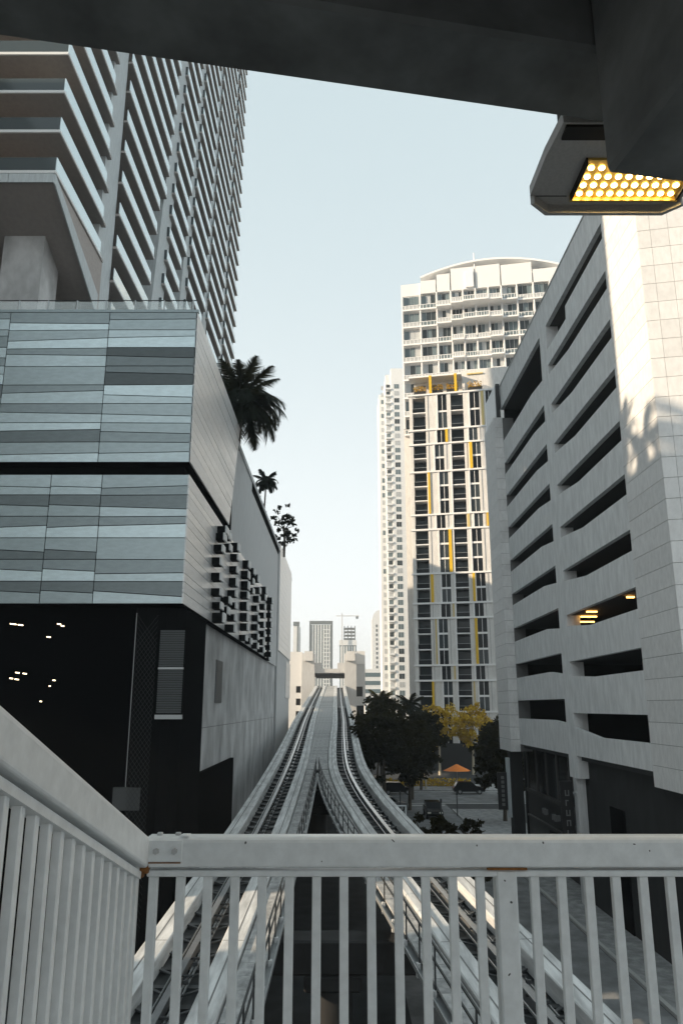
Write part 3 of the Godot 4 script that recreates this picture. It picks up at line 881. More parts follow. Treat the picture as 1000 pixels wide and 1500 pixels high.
func station_end() -> void:
	var t := thing("far_station", "concrete station portal with grey shade put into its pylons, at the crest of the climbing tracks", "station", Vector3(0, 0, -232))
	var z := -232.0
	var s := 0.2115   # metres a pixel at that distance, for reading off sizes
	var y0 := 12.0
	t.position = Vector3.ZERO
	bb(t, "pylon", Vector3(-11.8, 0, z - 5), Vector3(-8.0, 27.6, z), M.concrete)  # greyer concrete puts shade into the pylons, the wings stay pale
	bb(t, "pylon_box", Vector3(-11.0, 25.4, z - 3), Vector3(-8.5, 28.2, z + 0.9), M.tile_c)
	bb(t, "pylon", Vector3(0.95, 0, z - 5), Vector3(4.4, 27.6, z), M.concrete)
	bb(t, "pylon_box", Vector3(1.5, 25.4, z - 3), Vector3(4.0, 28.2, z + 0.9), M.tile_c)
	bb(t, "portal_beam", Vector3(-8.0, 22.0, z - 4), Vector3(0.95, 23.2, z - 1), M.concrete)
	bb(t, "portal_step", Vector3(-8.0, 23.2, z - 4), Vector3(-6.0, 24.9, z - 1), M.concrete)
	bb(t, "portal_step", Vector3(-1.2, 23.2, z - 4), Vector3(0.95, 24.9, z - 1), M.concrete)
	bb(t, "roof_edge", Vector3(-8.0, 21.0, z - 20), Vector3(0.95, 22.0, z - 5), M.steel_dark)
	bb(t, "wing", Vector3(-17, 0, z - 16), Vector3(-11.8, 28.2, z - 2), M.tile_b)
	bb(t, "wing", Vector3(4.4, 18.0, z - 16), Vector3(7.1, 24.6, z - 2), M.concrete)
	bb(t, "lit_wing_top", Vector3(4.4, 24.6, z - 16), Vector3(7.1, 28.4, z - 1.8), M.tile_b)  # paler tile carries the sunlit upper part of the wing
	bb(t, "wing_floor", Vector3(4.4, 12.5, z - 16), Vector3(7.1, 15.1, z - 2), M.concrete)
	bb(t, "wing_post", Vector3(6.3, 15.1, z - 3.0), Vector3(7.1, 18.0, z - 2), M.concrete)
	bb(t, "wing_back", Vector3(4.4, 0, z - 16), Vector3(6.8, 12.5, z - 6), M.base_wall)
	bb(t, "wing_recess", Vector3(4.4, 15.1, z - 8), Vector3(6.9, 18.0, z - 4), M.recess)
	for k in 3:
		bb(t, "window", Vector3(-13.5, 9.0 + 3.6 * k, z - 2.2), Vector3(-12.2, 10.9 + 3.6 * k, z - 1.95), M.win_dark)

# ---------------------------------------------------------------- yellow and white tower
func yellow_tower() -> void:
	var org := Vector3(15.4, 0, -160)
	var yaw := atan(0.22)
	var t := thing("white_apartment_tower", "white apartment tower with yellow vertical fins and planted terrace, in front of the curved tower", "building", org, "", -yaw)
	# local x along the front, local z towards the viewer
	var W := 27.0
	var bands := [4.9, 8.02, 11.13, 17.25, 20.31, 29.9, 33.0, 39.26, 48.76, 52.03, 61.67, 68.0, 71.33, 79.71]
	var fl := [1, 1, 2, 1, 3, 1, 2, 3, 1, 3, 2, 1, 2]
	# per group: window ranges, yellow fin ranges
	var wins := [[[5.1, 6.9], [11.9, 13.6]], [[5.08, 6.89], [11.87, 13.61]], [[5.41, 7.19], [12.48, 14.36]], [[5.15, 6.94], [12.0, 13.77]], [[4.79, 6.6], [12.68, 14.59]], [[5.41, 7.31], [12.26, 14.05]], [[5.71, 7.56], [12.82, 14.69]], [[5.53, 7.46], [12.32, 14.33]], [[5.08, 6.89], [13.0, 14.76]], [[5.95, 7.8], [12.48, 14.35]], [[5.15, 7.08], [13.23, 14.97]], [[5.74, 7.53], [12.65, 14.45]], [[6.08, 8.03], [13.08, 15.14]]]
	var fins := [[], [[7.23, 7.5, 1]], [[3.07, 3.5, 0], [11.4, 11.67, 1]], [[7.59, 7.91, 1]], [[4.09, 4.37, 1], [12.15, 12.66, 0]], [[7.8, 8.1, 1]], [[3.44, 4.01, 0], [12.1, 12.6, 0]], [[7.46, 8.1, 0]], [[11.5, 12.06, 1], [15.61, 16.03, 0]], [[3.5, 3.9, 0]], [[12.6, 13.2, 0]], [[7.53, 8.08, 0]], [[15.54, 16.1, 1]]]
	# the wall between openings is a set of piers per group, set in front of a dark core
	bb(t, "core", Vector3(0.4, 0, -18), Vector3(W - 0.3, 80, -2.4), M.recess)
	# left flank
	bb(t, "flank_wall", Vector3(-0.25, 0, -18), Vector3(0.4, 79.6, -0.8), M.white_wall)
	for k in 5:
		bb(t, "flank_fin", Vector3(-0.5, 0, -16.5 + k * 3.6), Vector3(-0.25, 79.6, -16.1 + k * 3.6), M.white_trim)
	for g in 13:
		var y0: float = bands[g]
		var y1: float = bands[g + 1]
		var n: int = fl[g]
		var h := (y1 - y0) / n
		var wl: Array = wins[g]
		var r1 := [0.45, 3.05 + 0.02 * g]
		var r2 := [8.25 + 0.055 * g, 10.9 + 0.06 * g]
		var cuts := [r1, wl[0], r2, wl[1], [16.2 + 0.03 * g, 17.9]]
		bb(t, "band", Vector3(-0.5, y1 - 0.18, -0.6), Vector3(W, y1 + 0.18, 0.22), M.white_trim)
		var x := -0.25
		for c: Array in cuts:
			bb(t, "pier", Vector3(x, y0 + 0.18, -0.9), Vector3(c[0], y1 - 0.18, 0.0), M.white_wall)
			if c[0] - x > 0.9:
				bb(t, "pilaster", Vector3(c[0] - 0.28, y0 + 0.18, 0.0), Vector3(c[0] - 0.03, y1 - 0.18, 0.14), M.white_trim)
			if c[0] - x > 1.6:
				bb(t, "pilaster", Vector3(x + 0.5, y0 + 0.18, 0.0), Vector3(x + 0.62, y1 - 0.18, 0.1), M.grey_trim)
			x = c[1]
		bb(t, "pier", Vector3(x, y0 + 0.18, -0.9), Vector3(W, y1 - 0.18, 0.0), M.white_wall)
		for f: Array in fins[g]:
			bb(t, "yellow_fin" if f[2] == 0 else "pale_fin", Vector3(f[0], y0 + 0.18, 0.0), Vector3(f[1], y1 - 0.18, 0.3 if f[2] == 0 else 0.16), M.yellow if f[2] == 0 else M.pale_yellow)
		for q in n:
			var yb := y0 + q * h
			for w in [wl[0], wl[1], cuts[4]]:
				var mm: Material = [M.win_dark, M.win_mid, M.win_dark, M.win_mid][rng.randi() % 4]
				var mid: float = (w[0] + w[1]) * 0.5
				bb(t, "pane", Vector3(w[0], yb + 0.2, -0.3), Vector3(mid - 0.05, yb + h - 0.2, -0.22), mm)
				bb(t, "pane", Vector3(mid + 0.05, yb + 0.2, -0.3), Vector3(w[1], yb + h - 0.2, -0.22), mm)
				bb(t, "mullion", Vector3(mid - 0.05, yb + 0.18, -0.3), Vector3(mid + 0.05, yb + h - 0.18, -0.15), M.white_trim)
				if q > 0:
					bb(t, "transom", Vector3(w[0], yb - 0.2, -0.3), Vector3(w[1], yb + 0.2, -0.05), M.white_trim)
			for r in [r1, r2]:
				if q > 0:
					bb(t, "balcony_edge", Vector3(r[0], yb - 0.13, -2.4), Vector3(r[1], yb + 0.1, -0.05), M.white_trim)
				bb(t, "balcony_rail", Vector3(r[0], yb + 1.08, -0.2), Vector3(r[1], yb + 1.15, -0.14), M.galvanised)
				bb(t, "balcony_glass", Vector3(r[0], yb + 0.2, -0.19), Vector3(r[1], yb + 1.06, -0.16), M.win_dark)
				bb(t, "balcony_window", Vector3(r[0] + 0.2, yb + 0.2, -2.4), Vector3(r[1] - 0.2, yb + h - 0.6, -2.3), M.win_mid)
	bb(t, "base", Vector3(-0.25, 0, -1.5), Vector3(W, 4.9, 0.0), M.recess)
	# terrace level with planting, fins and a white penthouse wall
	bb(t, "penthouse", Vector3(0.6, 79.9, -16), Vector3(W - 1, 84.0, -3.0), M.white_wall)
	for w in [[0.8, 3.2], [4.9, 7.0], [8.1, 10.4]]:
		bb(t, "pane", Vector3(w[0], 80.4, -3.0), Vector3(w[1], 83.2, -2.9), M.win_blue)
		bb(t, "mullion", Vector3((w[0] + w[1]) * 0.5 - 0.06, 80.4, -3.0), Vector3((w[0] + w[1]) * 0.5 + 0.06, 83.2, -2.84), M.white_trim)
		bb(t, "planter", Vector3(w[0], 79.9, -1.2), Vector3(w[1] + 0.2, 80.9, -0.4), M.recess)
		put(t, "terrace_plants", leaves_box(Vector3(w[0], 80.8, -1.3), Vector3(w[1] + 0.3, 82.1, 0.0), 260, 0.3), M.flower)
	bb(t, "planter", Vector3(12.8, 79.9, -1.2), Vector3(15.9, 80.9, -0.4), M.recess)
	put(t, "terrace_plants", leaves_box(Vector3(12.8, 80.8, -1.3), Vector3(15.9, 82.1, 0.0), 260, 0.3), M.flower)
	for f: float in [4.3, 9.9]:
		bb(t, "yellow_fin", Vector3(f, 79.9, -0.5), Vector3(f + 0.55, 84.2, 0.25), M.yellow)
	bb(t, "parapet", Vector3(11.5, 79.9, -2.6), Vector3(W - 1.2, 85.6, -1.8), M.white_wall)
	bb(t, "parapet_ledge", Vector3(12.7, 84.4, -1.8), Vector3(16.2, 84.7, -1.5), M.pale_yellow)
	bb(t, "terrace_frame", Vector3(-0.25, 83.9, -3.0), Vector3(11.5, 84.3, 0.2), M.white_trim)

func leaves_box(lo: Vector3, hi: Vector3, n: int, s: float) -> ArrayMesh:
	var st := SurfaceTool.new()
	st.begin(Mesh.PRIMITIVE_TRIANGLES)
	for k in n:
		var p := Vector3(rng.randf_range(lo.x, hi.x), lerpf(lo.y, hi.y, pow(rng.randf(), 1.6)), rng.randf_range(lo.z, hi.z))
		leaf(st, p, s * rng.randf_range(0.6, 1.3))
	st.generate_normals()
	return st.commit()

func leaf(st: SurfaceTool, p: Vector3, s: float) -> void:
	var a := Vector3(rng.randfn(), rng.randfn() * 0.7, rng.randfn()).normalized()
	var b := a.cross(Vector3(rng.randfn(), rng.randfn(), rng.randfn())).normalized()
	st.set_smooth_group(-1)
	var q := [p - a * s * 0.6, p + b * s * 0.32, p + a * s * 0.6, p - b * s * 0.32]
	for k in [0, 1, 2, 0, 2, 3]:
		st.add_vertex(q[k])

# ---------------------------------------------------------------- curved crown tower
func curved_tower() -> void:
	var org := Vector3(15.7, 0, -182)
	var yaw := atan(0.2)
	var t := thing("curved_top_tower", "bright white tower with bowed balconies and an arched crown rising behind the yellow finned tower", "building", org, "", -yaw)
	var W := 42.5
	bb(t, "body", Vector3(0, 0, -24), Vector3(W, 117.4, -0.7), M.white_wall)
	var h := 4.93
	var bays := [0.3, 5.0, 9.3, 13.0, 16.1, 19.3, 22.6, 25.9, 29.8, 33.9, 38.0, 42.2]
	for x: float in bays:
		bb(t, "pier", Vector3(x - 0.17, 80, -1.6), Vector3(x + 0.17, 117.4, 0.35), M.white_trim)
	for f in 8:
		var y := 117.0 - f * h
		for b in bays.size() - 1:
			var xa: float = bays[b] + 0.3
			var xb: float = bays[b + 1] - 0.3
			var bowed: bool = b >= 2 and b <= 7 and f < 2
			for q in 3:
				var a := lerpf(xa, xb, q / 3.0)
				var c := lerpf(xa, xb, (q + 1) / 3.0)
				bb(t, "pane", Vector3(a + 0.06, y - 2.8, -0.7), Vector3(c - 0.06, y + 0.2, -0.62), [M.win_mid, M.win_blue, M.win_curtain, M.win_blue, M.win_mid][rng.randi() % 5])
			var mid := absf((xa + xb) * 0.5 - 19.5)
			var out := 0.5
			if bowed:
				out = 0.6 + 2.4 * maxf(0.0, 1.0 - pow(mid / 10.6, 2.0))
			elif b in [3, 4, 5, 6]:
				out = 0.9 if b in [4, 5] else 1.4
			bb(t, "balcony_slab", Vector3(xa - 0.3, y - 4.35, -0.69), Vector3(xb + 0.3, y - 3.95, out), M.white_trim)
			bb(t, "balcony_rail", Vector3(xa - 0.3, y - 2.92, out - 0.2), Vector3(xb + 0.3, y - 2.78, out - 0.06), M.white_trim)
			bb(t, "balcony_glass", Vector3(xa, y - 3.93, out - 0.16), Vector3(xb, y - 2.94, out - 0.12), [M.win_blue, M.win_curtain, M.win_curtain][rng.randi() % 3])
			for q in 4:
				var px := lerpf(xa, xb, (q + 0.5) / 4.0)
				bb(t, "baluster", Vector3(px - 0.07, y - 3.95, out - 0.22), Vector3(px + 0.07, y - 2.8, out - 0.08), M.white_trim)
	# arched crown behind blank panels
	bb(t, "crown_end", Vector3(0.0, 117.5, -3.0), Vector3(5.2, 121.0, -0.6), M.far_white)
	var arc := PackedVector2Array([Vector2(5.2, 117.5), Vector2(W, 117.5)])
	var top := PackedVector2Array()
	for k in 21:
		var u := 1.0 - k / 20.0
		top.append(Vector2(5.2 + (W - 5.2) * u, 120.4 + 5.4 * pow(sin(PI * (u * 0.86 + 0.1)), 0.8)))
	arc.append_array(top)
	put(t, "crown", slab(arc, 1.0), M.far_white, Vector3(0, 0, -4.6))
	var rim := PackedVector2Array()
	for p in top:
		rim.append(p + Vector2(0, 0.4))
	for k in 21:
		rim.append(top[20 - k] - Vector2(0, 0.1))
	put(t, "crown_rim", slab(rim, 4.0), M.white_trim, Vector3(0, 0, -4.4))
	for a: Array in [[5.3, 9.2, 121.2], [9.5, 12.9, 122.6], [13.2, 19.2, 123.9], [19.6, 25.8, 123.9], [26.1, 33.8, 123.4], [34.1, 42.0, 121.2]]:
		bb(t, "crown_panel", Vector3(a[0], 117.5, -2.4), Vector3(a[1], a[2], 0.1), M.far_white)
	bb(t, "crown_block", Vector3(17.0, 117.8, 0.1), Vector3(19.0, 122.4, 0.7), M.white_trim)
	rod(t, "mast", Vector3(19.4, 117.4, -1.0), Vector3(19.4, 128.5, -1.0), 0.16, M.white_trim)

# ---------------------------------------------------------------- far buildings
func far_towers() -> void:
	# slim white tower left of the yellow one
	var t := thing("slim_white_tower", "slim white apartment tower with paired windows, left of the yellow finned tower", "building", Vector3(20.2, 0, -290))
	bb(t, "body", Vector3(0, 0, -16), Vector3(8.0, 147, 0), M.far_white)
	bb(t, "stepped_wing", Vector3(-2.2, 0, -16), Vector3(0, 144.5, -0.8), M.far_white)
	bb(t, "stepped_wing", Vector3(-4.9, 0, -16), Vector3(-2.2, 136.3, -2.2), M.far_white)
	for f in 43:
		var y := 10.0 + f * 3.05
		var m: Material = [M.win_mid, M.win_blue, M.win_curtain, M.win_blue][rng.randi() % 4]
		bb(t, "pane", Vector3(1.2, y, 0.0), Vector3(2.15, y + 1.9, 0.06), m)
		bb(t, "pane", Vector3(2.25, y, 0.0), Vector3(3.2, y + 1.9, 0.06), m)
		bb(t, "balcony", Vector3(-2.4, y - 0.5, -0.8), Vector3(-0.2, y + 0.2, 0.4), M.far_white)
		bb(t, "balcony_window", Vector3(-2.0, y + 0.2, -0.8), Vector3(-0.4, y + 2.0, -0.72), [M.win_mid, M.win_blue, M.win_curtain][rng.randi() % 3])
		bb(t, "balcony_window", Vector3(-4.0, y + 0.2, -2.2), Vector3(-3.0, y + 2.0, -2.12), [M.win_curtain, M.win_blue, M.win_curtain][rng.randi() % 3])
	# rounded white tower, far
	t = thing("round_topped_tower", "distant thin white tower with a rounded top and rows of tiny windows", "building", Vector3(23.5, 0, -600))
	bb(t, "body", Vector3(0, 0, -12), Vector3(14, 78, 0), M.far_white)
	var arc := PackedVector2Array()
	for k in 13:
		arc.append(Vector2(7.0 - 6.6 * cos(PI * k / 12.0), 78 + 8.0 * sin(PI * k / 12.0)))
	put(t, "rounded_top", slab(arc, 12.0), M.far_white, Vector3(0, 0, -12))
	for f in 20:
		for c in 3:
			bb(t, "pane", Vector3(3.2 + c * 4.0, 6 + f * 3.5, 0), Vector3(4.6 + c * 4.0, 8 + f * 3.5, 0.1), M.far_dark)
	# low banded office
	t = thing("banded_office", "low white office block with dark window bands, right of the far station", "building", Vector3(11.4, 0, -380))
	bb(t, "body", Vector3(0, 0, -20), Vector3(8.0, 30, 0), M.far_white)
	for f in 7:
		bb(t, "window_band", Vector3(-0.1, 3 + f * 3.9, 0), Vector3(8.1, 4.9 + f * 3.9, 0.15), M.far_glass)
	# framed glass tower
	t = thing("framed_glass_tower", "distant glass tower with a dark square frame, above the far station portal", "building", Vector3(-31, 0, -760))
	bb(t, "body", Vector3(0, 0, -20), Vector3(21.8, 91, -0.5), M.far_glass)
	bb(t, "frame", Vector3(-0.6, 0, -0.5), Vector3(0.9, 94.8, 0.5), M.far_dark)
	bb(t, "frame", Vector3(21.0, 0, -0.5), Vector3(22.4, 94.8, 0.5), M.far_dark)
	bb(t, "frame", Vector3(0.9, 91.4, -0.5), Vector3(21.0, 94.8, 0.5), M.far_dark)
	for k in 7:
		bb(t, "white_strip", Vector3(2.0 + k * 2.75, 0, -0.5), Vector3(3.2 + k * 2.75, 91.2, -0.1), M.far_white)
	for f in 22:
		bb(t, "balcony_line", Vector3(12.5 + (f % 3) * 0.8, 8 + f * 3.7, -0.1), Vector3(19.0 + (f % 2) * 1.2, 8.8 + f * 3.7, 0.2), M.far_white)
	# tower under construction with a crane
	t = thing("unfinished_tower", "distant glass tower topped by an unfinished concrete frame", "building", Vector3(-1.8, 0, -760))
	bb(t, "body", Vector3(0, 0, -18), Vector3(16.4, 71, 0), M.far_glass)
	for k in 6:
		bb(t, "white_strip", Vector3(1.0 + k * 2.6, 0, 0), Vector3(2.2 + k * 2.6, 70, 0.3), M.far_white)
	bb(t, "concrete_band", Vector3(-0.4, 71, -18), Vector3(16.8, 76, 0.4), M.far_white)
	for k in 4:
		bb(t, "bare_floor", Vector3(4.0, 77.2 + k * 3.4, -16), Vector3(15.6, 78.0 + k * 3.4, 0), M.far_dark)
		bb(t, "bare_column", Vector3(4.2 + k * 3.5, 76, -1.2), Vector3(5.0 + k * 3.5, 90, -0.2), M.far_dark)
	t = thing("tower_crane", "thin tower crane beside the unfinished distant tower", "crane", Vector3(0.6, 0, -757))
	bb(t, "mast", Vector3(-0.5, 0, -0.5), Vector3(0.5, 102, 0.5), M.crane)
	bb(t, "jib", Vector3(-6, 99, -0.4), Vector3(17, 99.8, 0.4), M.crane)
	bb(t, "counterweight", Vector3(13.5, 96.6, -0.6), Vector3(16, 99, 0.6), M.far_dark)
	t = thing("sliver_tower", "distant dark edged tower just showing past the podium wall", "building", Vector3(-47.5, 0, -760))
	bb(t, "body", Vector3(0, 0, -20), Vector3(6.2, 90, 0), M.far_white)
	bb(t, "frame", Vector3(3.8, 0, 0), Vector3(5.0, 92, 0.5), M.far_dark)
	bb(t, "frame", Vector3(0, 90, 0), Vector3(6.2, 94, 0.5), M.far_dark)

# ---------------------------------------------------------------- neighbours made up outside the view to shape sun and shade
func shade_buildings() -> void:
	# added unseen blocks, shaped to shade the street, the tracks and the garage
	var t := thing("added_shade_tower", "added tall plain block outside the view, put there to shade the garage", "building", Vector3(-30, 0, -33))
	bb(t, "body", Vector3(-16, 0, -7), Vector3(2, 62, 8.6), M.white_wall)
	bb(t, "roof_parapet", Vector3(-16.2, 62, -7.2), Vector3(2.2, 62.9, 8.8), M.white_trim)
	t = thing("added_shade_block", "added lower building with roof palms outside the view, its open passage shaped to let sun through", "building", Vector3(-30, 0, -8))
	bb(t, "body", Vector3(-14, 0, -5), Vector3(0, 41, 18), M.white_wall)
	bb(t, "added_link", Vector3(-4, 21, -16.2), Vector3(0, 41, -5), M.white_wall)  # added, left open below so sun reaches the tracks
	t = thing("added_shade_slab", "added plain slab hidden behind the podium to shade the white tower", "building", Vector3(-50, 0, -146))  # unseen slab added to shade the lower half of the white tower
	bb(t, "body", Vector3(-10, 0, -16), Vector3(10, 63, 13), M.white_wall)
	bb(t, "roof_parapet", Vector3(-10.2, 63, -16.2), Vector3(10.2, 63.8, 13.2), M.white_trim)
	for a: Array in [[-31.0, -23.5, 2.4, "tallest"], [-31.6, -20.8, 1.6, "shortest"], [-30.8, -18.0, 2.0, "second tallest"], [-31.4, -14.5, 1.7, "nearest"]]:
		palm(Vector3(a[0], 41.0, a[1]), a[2], 2.6, 16, "%s roof palm on the added lower building outside the view" % a[3], "roof palms outside the view")

# ---------------------------------------------------------------- plants
func frond(L: float, droop: float, n: int, w: float) -> ArrayMesh:
	var st := SurfaceTool.new()
	st.begin(Mesh.PRIMITIVE_TRIANGLES)
	st.set_smooth_group(-1)
	var pts := PackedVector3Array()
	var ang := 0.0
	var p := Vector3.ZERO
	for k in n + 1:
		pts.append(p)
		ang = -droop * pow(float(k) / n, 1.3)
		p += Vector3(cos(ang), sin(ang), 0) * L / n
	for k in n:
		var a := pts[k]
		var b := pts[k + 1]
		var d := (b - a).normalized()
		var u := Vector3(-d.y, d.x, 0)
		var r := 0.05 * (1.0 - 0.8 * float(k) / n)
		for s: float in [-1.0, 1.0]:
			for v: Vector3 in [a + Vector3(0, 0, r * s), b + Vector3(0, 0, r * s * 0.9), a - u * r, a - u * r, b + Vector3(0, 0, r * s * 0.9), b - u * r]:
				st.add_vertex(v)
		if k >= 2:
			var ll := w * sin(PI * clampf(float(k) / n * 0.95 + 0.05, 0.0, 1.0)) * rng.randf_range(0.8, 1.15) + 0.15
			for j in 2:
				for s: float in [-1.0, 1.0]:
					var o := a.lerp(b, j * 0.5 + rng.randf() * 0.3)
					var tip := o + d * ll * 0.5 + Vector3(0, -ll * rng.randf_range(0.35, 0.75), 0) + Vector3(0, 0, s * ll * 0.75)
					var q := d * 0.09
					for v: Vector3 in [o - q, o + q, tip]:
						st.add_vertex(v)
	st.generate_normals()
	return st.commit()

func palm(at: Vector3, trunk: float, L: float, n: int, label: String, group := "", leafm := "palm_leaf") -> Node3D:
	var t := thing("palm_tree", label, "palm tree", at, group)
	var path := PackedVector3Array()
	var rad := PackedFloat32Array()
	for k in 7:
		var u := k / 6.0
		path.append(Vector3(sin(u * 1.4) * trunk * 0.05, u * trunk, 0))
		rad.append(lerpf(0.2, 0.13, u) * clampf(L / 3.2, 0.5, 1.2))
	put(t, "trunk", tube(path, rad, 10), M.bark)
	var top := path[6]
	var fr := [frond(L, 1.5, 22, L * 0.24), frond(L * 0.95, 2.2, 22, L * 0.24), frond(L * 0.9, 0.9, 22, L * 0.24)]
	for k in n:
		var u := float(k) / n
		var o := put(t, "frond", fr[0 if u < 0.4 else (1 if u < 0.75 else 2)], M[leafm], top)
		var lift := lerpf(-0.35, 1.2, u) + rng.randf_range(-0.12, 0.12)
		o.basis = Basis(Vector3.UP, k * 2.4 + rng.randf() * 0.3) * Basis(Vector3(0, 0, 1), lift)
	return t

func crown_mesh(rx: float, ry: float, n_cl: int, per: int, s: float) -> ArrayMesh:
	var st := SurfaceTool.new()
	st.begin(Mesh.PRIMITIVE_TRIANGLES)
	for k in n_cl:
		var v := Vector3(rng.randfn(), rng.randfn(), rng.randfn()).normalized() * pow(rng.randf(), 0.33) * rng.randf_range(0.85, 1.12)
		var c := Vector3(v.x * rx, v.y * ry, v.z * rx)
		var r := rng.randf_range(0.45, 1.1) * rx * 0.24
		for q in per:
			var w := Vector3(rng.randfn(), rng.randfn() * 0.6, rng.randfn()).normalized() * r * pow(rng.randf(), 0.45)
			leaf(st, c + w, s * rng.randf_range(0.7, 1.3))
	st.generate_normals()
	return st.commit()

func tree(called: String, at: Vector3, h: float, rx: float, ry: float, m: String, bark: String, label: String, n_cl := 60, per := 55, s := 0.42, group := "street trees") -> Node3D:
	var t := thing(called, label, "tree", at, group)
	var cy := h - ry
	var tr := PackedVector3Array([Vector3(0, 0, 0), Vector3(0.1, cy * 0.5, 0.05), Vector3(-0.05, cy, 0)])
	put(t, "trunk", tube(tr, PackedFloat32Array([0.24, 0.18, 0.12]), 9), M[bark])
	for k in 6:
		var a := k * 1.05 + rng.randf() * 0.5
		var base := Vector3(0, cy * rng.randf_range(0.55, 0.95), 0)
		var e := Vector3(cos(a) * rx * 0.7, cy + ry * rng.randf_range(-0.1, 0.6), sin(a) * rx * 0.7)
		put(t, "limb", tube(PackedVector3Array([base, base.lerp(e, 0.5) + Vector3(0, 0.3, 0), e]), PackedFloat32Array([0.1, 0.07, 0.03]), 7), M[bark])
	put(t, "crown", crown_mesh(rx, ry, n_cl, per, s), M[m], Vector3(0, cy, 0))
	return t

func plants() -> void:
	# roof terrace of the podium
	palm(Vector3(-8.9, 33.3, -62.0), 4.4, 4.9, 46, "big drooping dark palm leaning over the podium roof edge", "roof terrace palms")
	palm(Vector3(-9.5, 33.75, -90.0), 5.2, 1.9, 22, "small fan shaped palm farther along the podium parapet", "roof terrace palms")
	var bu := thing("roof_hedge", "dark clipped hedge along the podium roof edge below the big palm", "hedge", Vector3(-9.6, 33.4, -56))
	put(bu, "foliage", leaves_box(Vector3(-0.7, 0, -8), Vector3(0.5, 1.9, 5), 1500, 0.34), M.palm_leaf)
	bu = thing("roof_shrub", "low straggling shrubs on the parapet beyond the big palm", "shrub", Vector3(-9.2, 33.7, -80))
	put(bu, "foliage", leaves_box(Vector3(-0.5, 0, -22), Vector3(0.35, 0.8, 12), 700, 0.3), M.palm_leaf)
	tree("roof_tree", Vector3(-8.6, 33.7, -112), 8.3, 2.3, 3.6, "palm_leaf", "bark", "sparse dark tree at the far end of the podium roof", 44, 14, 0.5, "roof terrace trees")
	var fl := thing("roof_flowers", "small yellow flowering plant behind the roof balustrade", "plant", Vector3(-10.2, 34.0, -43))
	put(fl, "foliage", leaves_box(Vector3(-0.8, 0.9, -0.3), Vector3(0.6, 1.7, 0.3), 120, 0.18), M.flower)
	# trees right of the guideway, shade put into their dark leaf colour
	var D := [[4.8, -92, 12.0, 3.8, 4.0], [8.2, -98, 10.5, 3.6, 3.8], [5.5, -106, 13.0, 4.0, 4.2], [9.5, -109, 9.5, 3.2, 3.2], [11.8, -120, 11.5, 3.6, 3.4], [6.0, -122, 14.0, 4.4, 4.6]]
	var dl := ["big dark tree right against the curving track", "dark rounded street tree left of the car lane", "tall dark tree behind the nearest trackside tree", "smaller dark street tree near the crossing", "dark broad tree below the white tower's left corner", "tallest dark tree toward the far station"]
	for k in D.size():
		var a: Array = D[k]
		tree("street_tree", Vector3(a[0], 0, a[1]), a[2], a[3], a[4], "leaf_shade_tone", "bark", dl[k], 95, 46, 0.5)
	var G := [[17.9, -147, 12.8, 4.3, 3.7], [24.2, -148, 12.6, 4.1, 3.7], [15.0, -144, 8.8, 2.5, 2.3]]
	var gl := ["tree with sunlight put into its gold leaf colour, in front of the white tower", "tree with sunlight put into its gold leaf colour, next to the garage pier", "small tree with sunlight put into its gold leaf colour and a pale trunk, beyond the crossing"]
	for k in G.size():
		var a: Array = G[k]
		tree("street_tree", Vector3(a[0], 0, a[1]), a[2], a[3], a[4], "leaf_sunlit_tone", "pale_bark", gl[k], 80, 42, 0.45)
	var E2 := [[17.6, -88, 8.5, 3.2, 2.8], [19.5, -97, 9.5, 3.4, 3.0], [22.0, -110, 10.5, 3.8, 3.4]]
	var el := ["dark tree on the pavement just past the garage", "dark tree behind the one past the garage", "dark tree across the crossing street behind the garage"]
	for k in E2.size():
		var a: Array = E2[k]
		tree("street_tree", Vector3(a[0], 0, a[1]), a[2], a[3], a[4], "leaf_shade_tone", "bark", el[k], 85, 46, 0.5)
	# low leafy trees right of the track, close to the platform
	tree("young_tree", Vector3(5.9, 0, -58), 4.9, 1.9, 1.6, "leaf_shade_tone", "bark", "young tree with shade put into its leaf colour, beside the curving track, left of the lane", 24, 30, 0.42, "young kerbside trees")
	tree("young_tree", Vector3(9.6, 0, -62), 4.0, 1.8, 1.3, "leaf_shade_tone", "bark", "young tree with shade put into its leaf colour, over the near end of the lane", 22, 28, 0.42, "young kerbside trees")
	tree("young_tree", Vector3(7.9, 0, -52), 3.6, 1.6, 1.3, "leaf_shade_tone", "bark", "lowest young tree just above the railing right of the track", 22, 28, 0.4, "young kerbside trees")
	palm(Vector3(10.6, 0, -130), 12.2, 3.4, 24, "tall slim palm against the white towers", "street palms", "palm_leaf")
	palm(Vector3(5.6, 0, -128), 13.0, 3.0, 24, "golden brown palm beside the far station", "street palms", "leaf_mid")

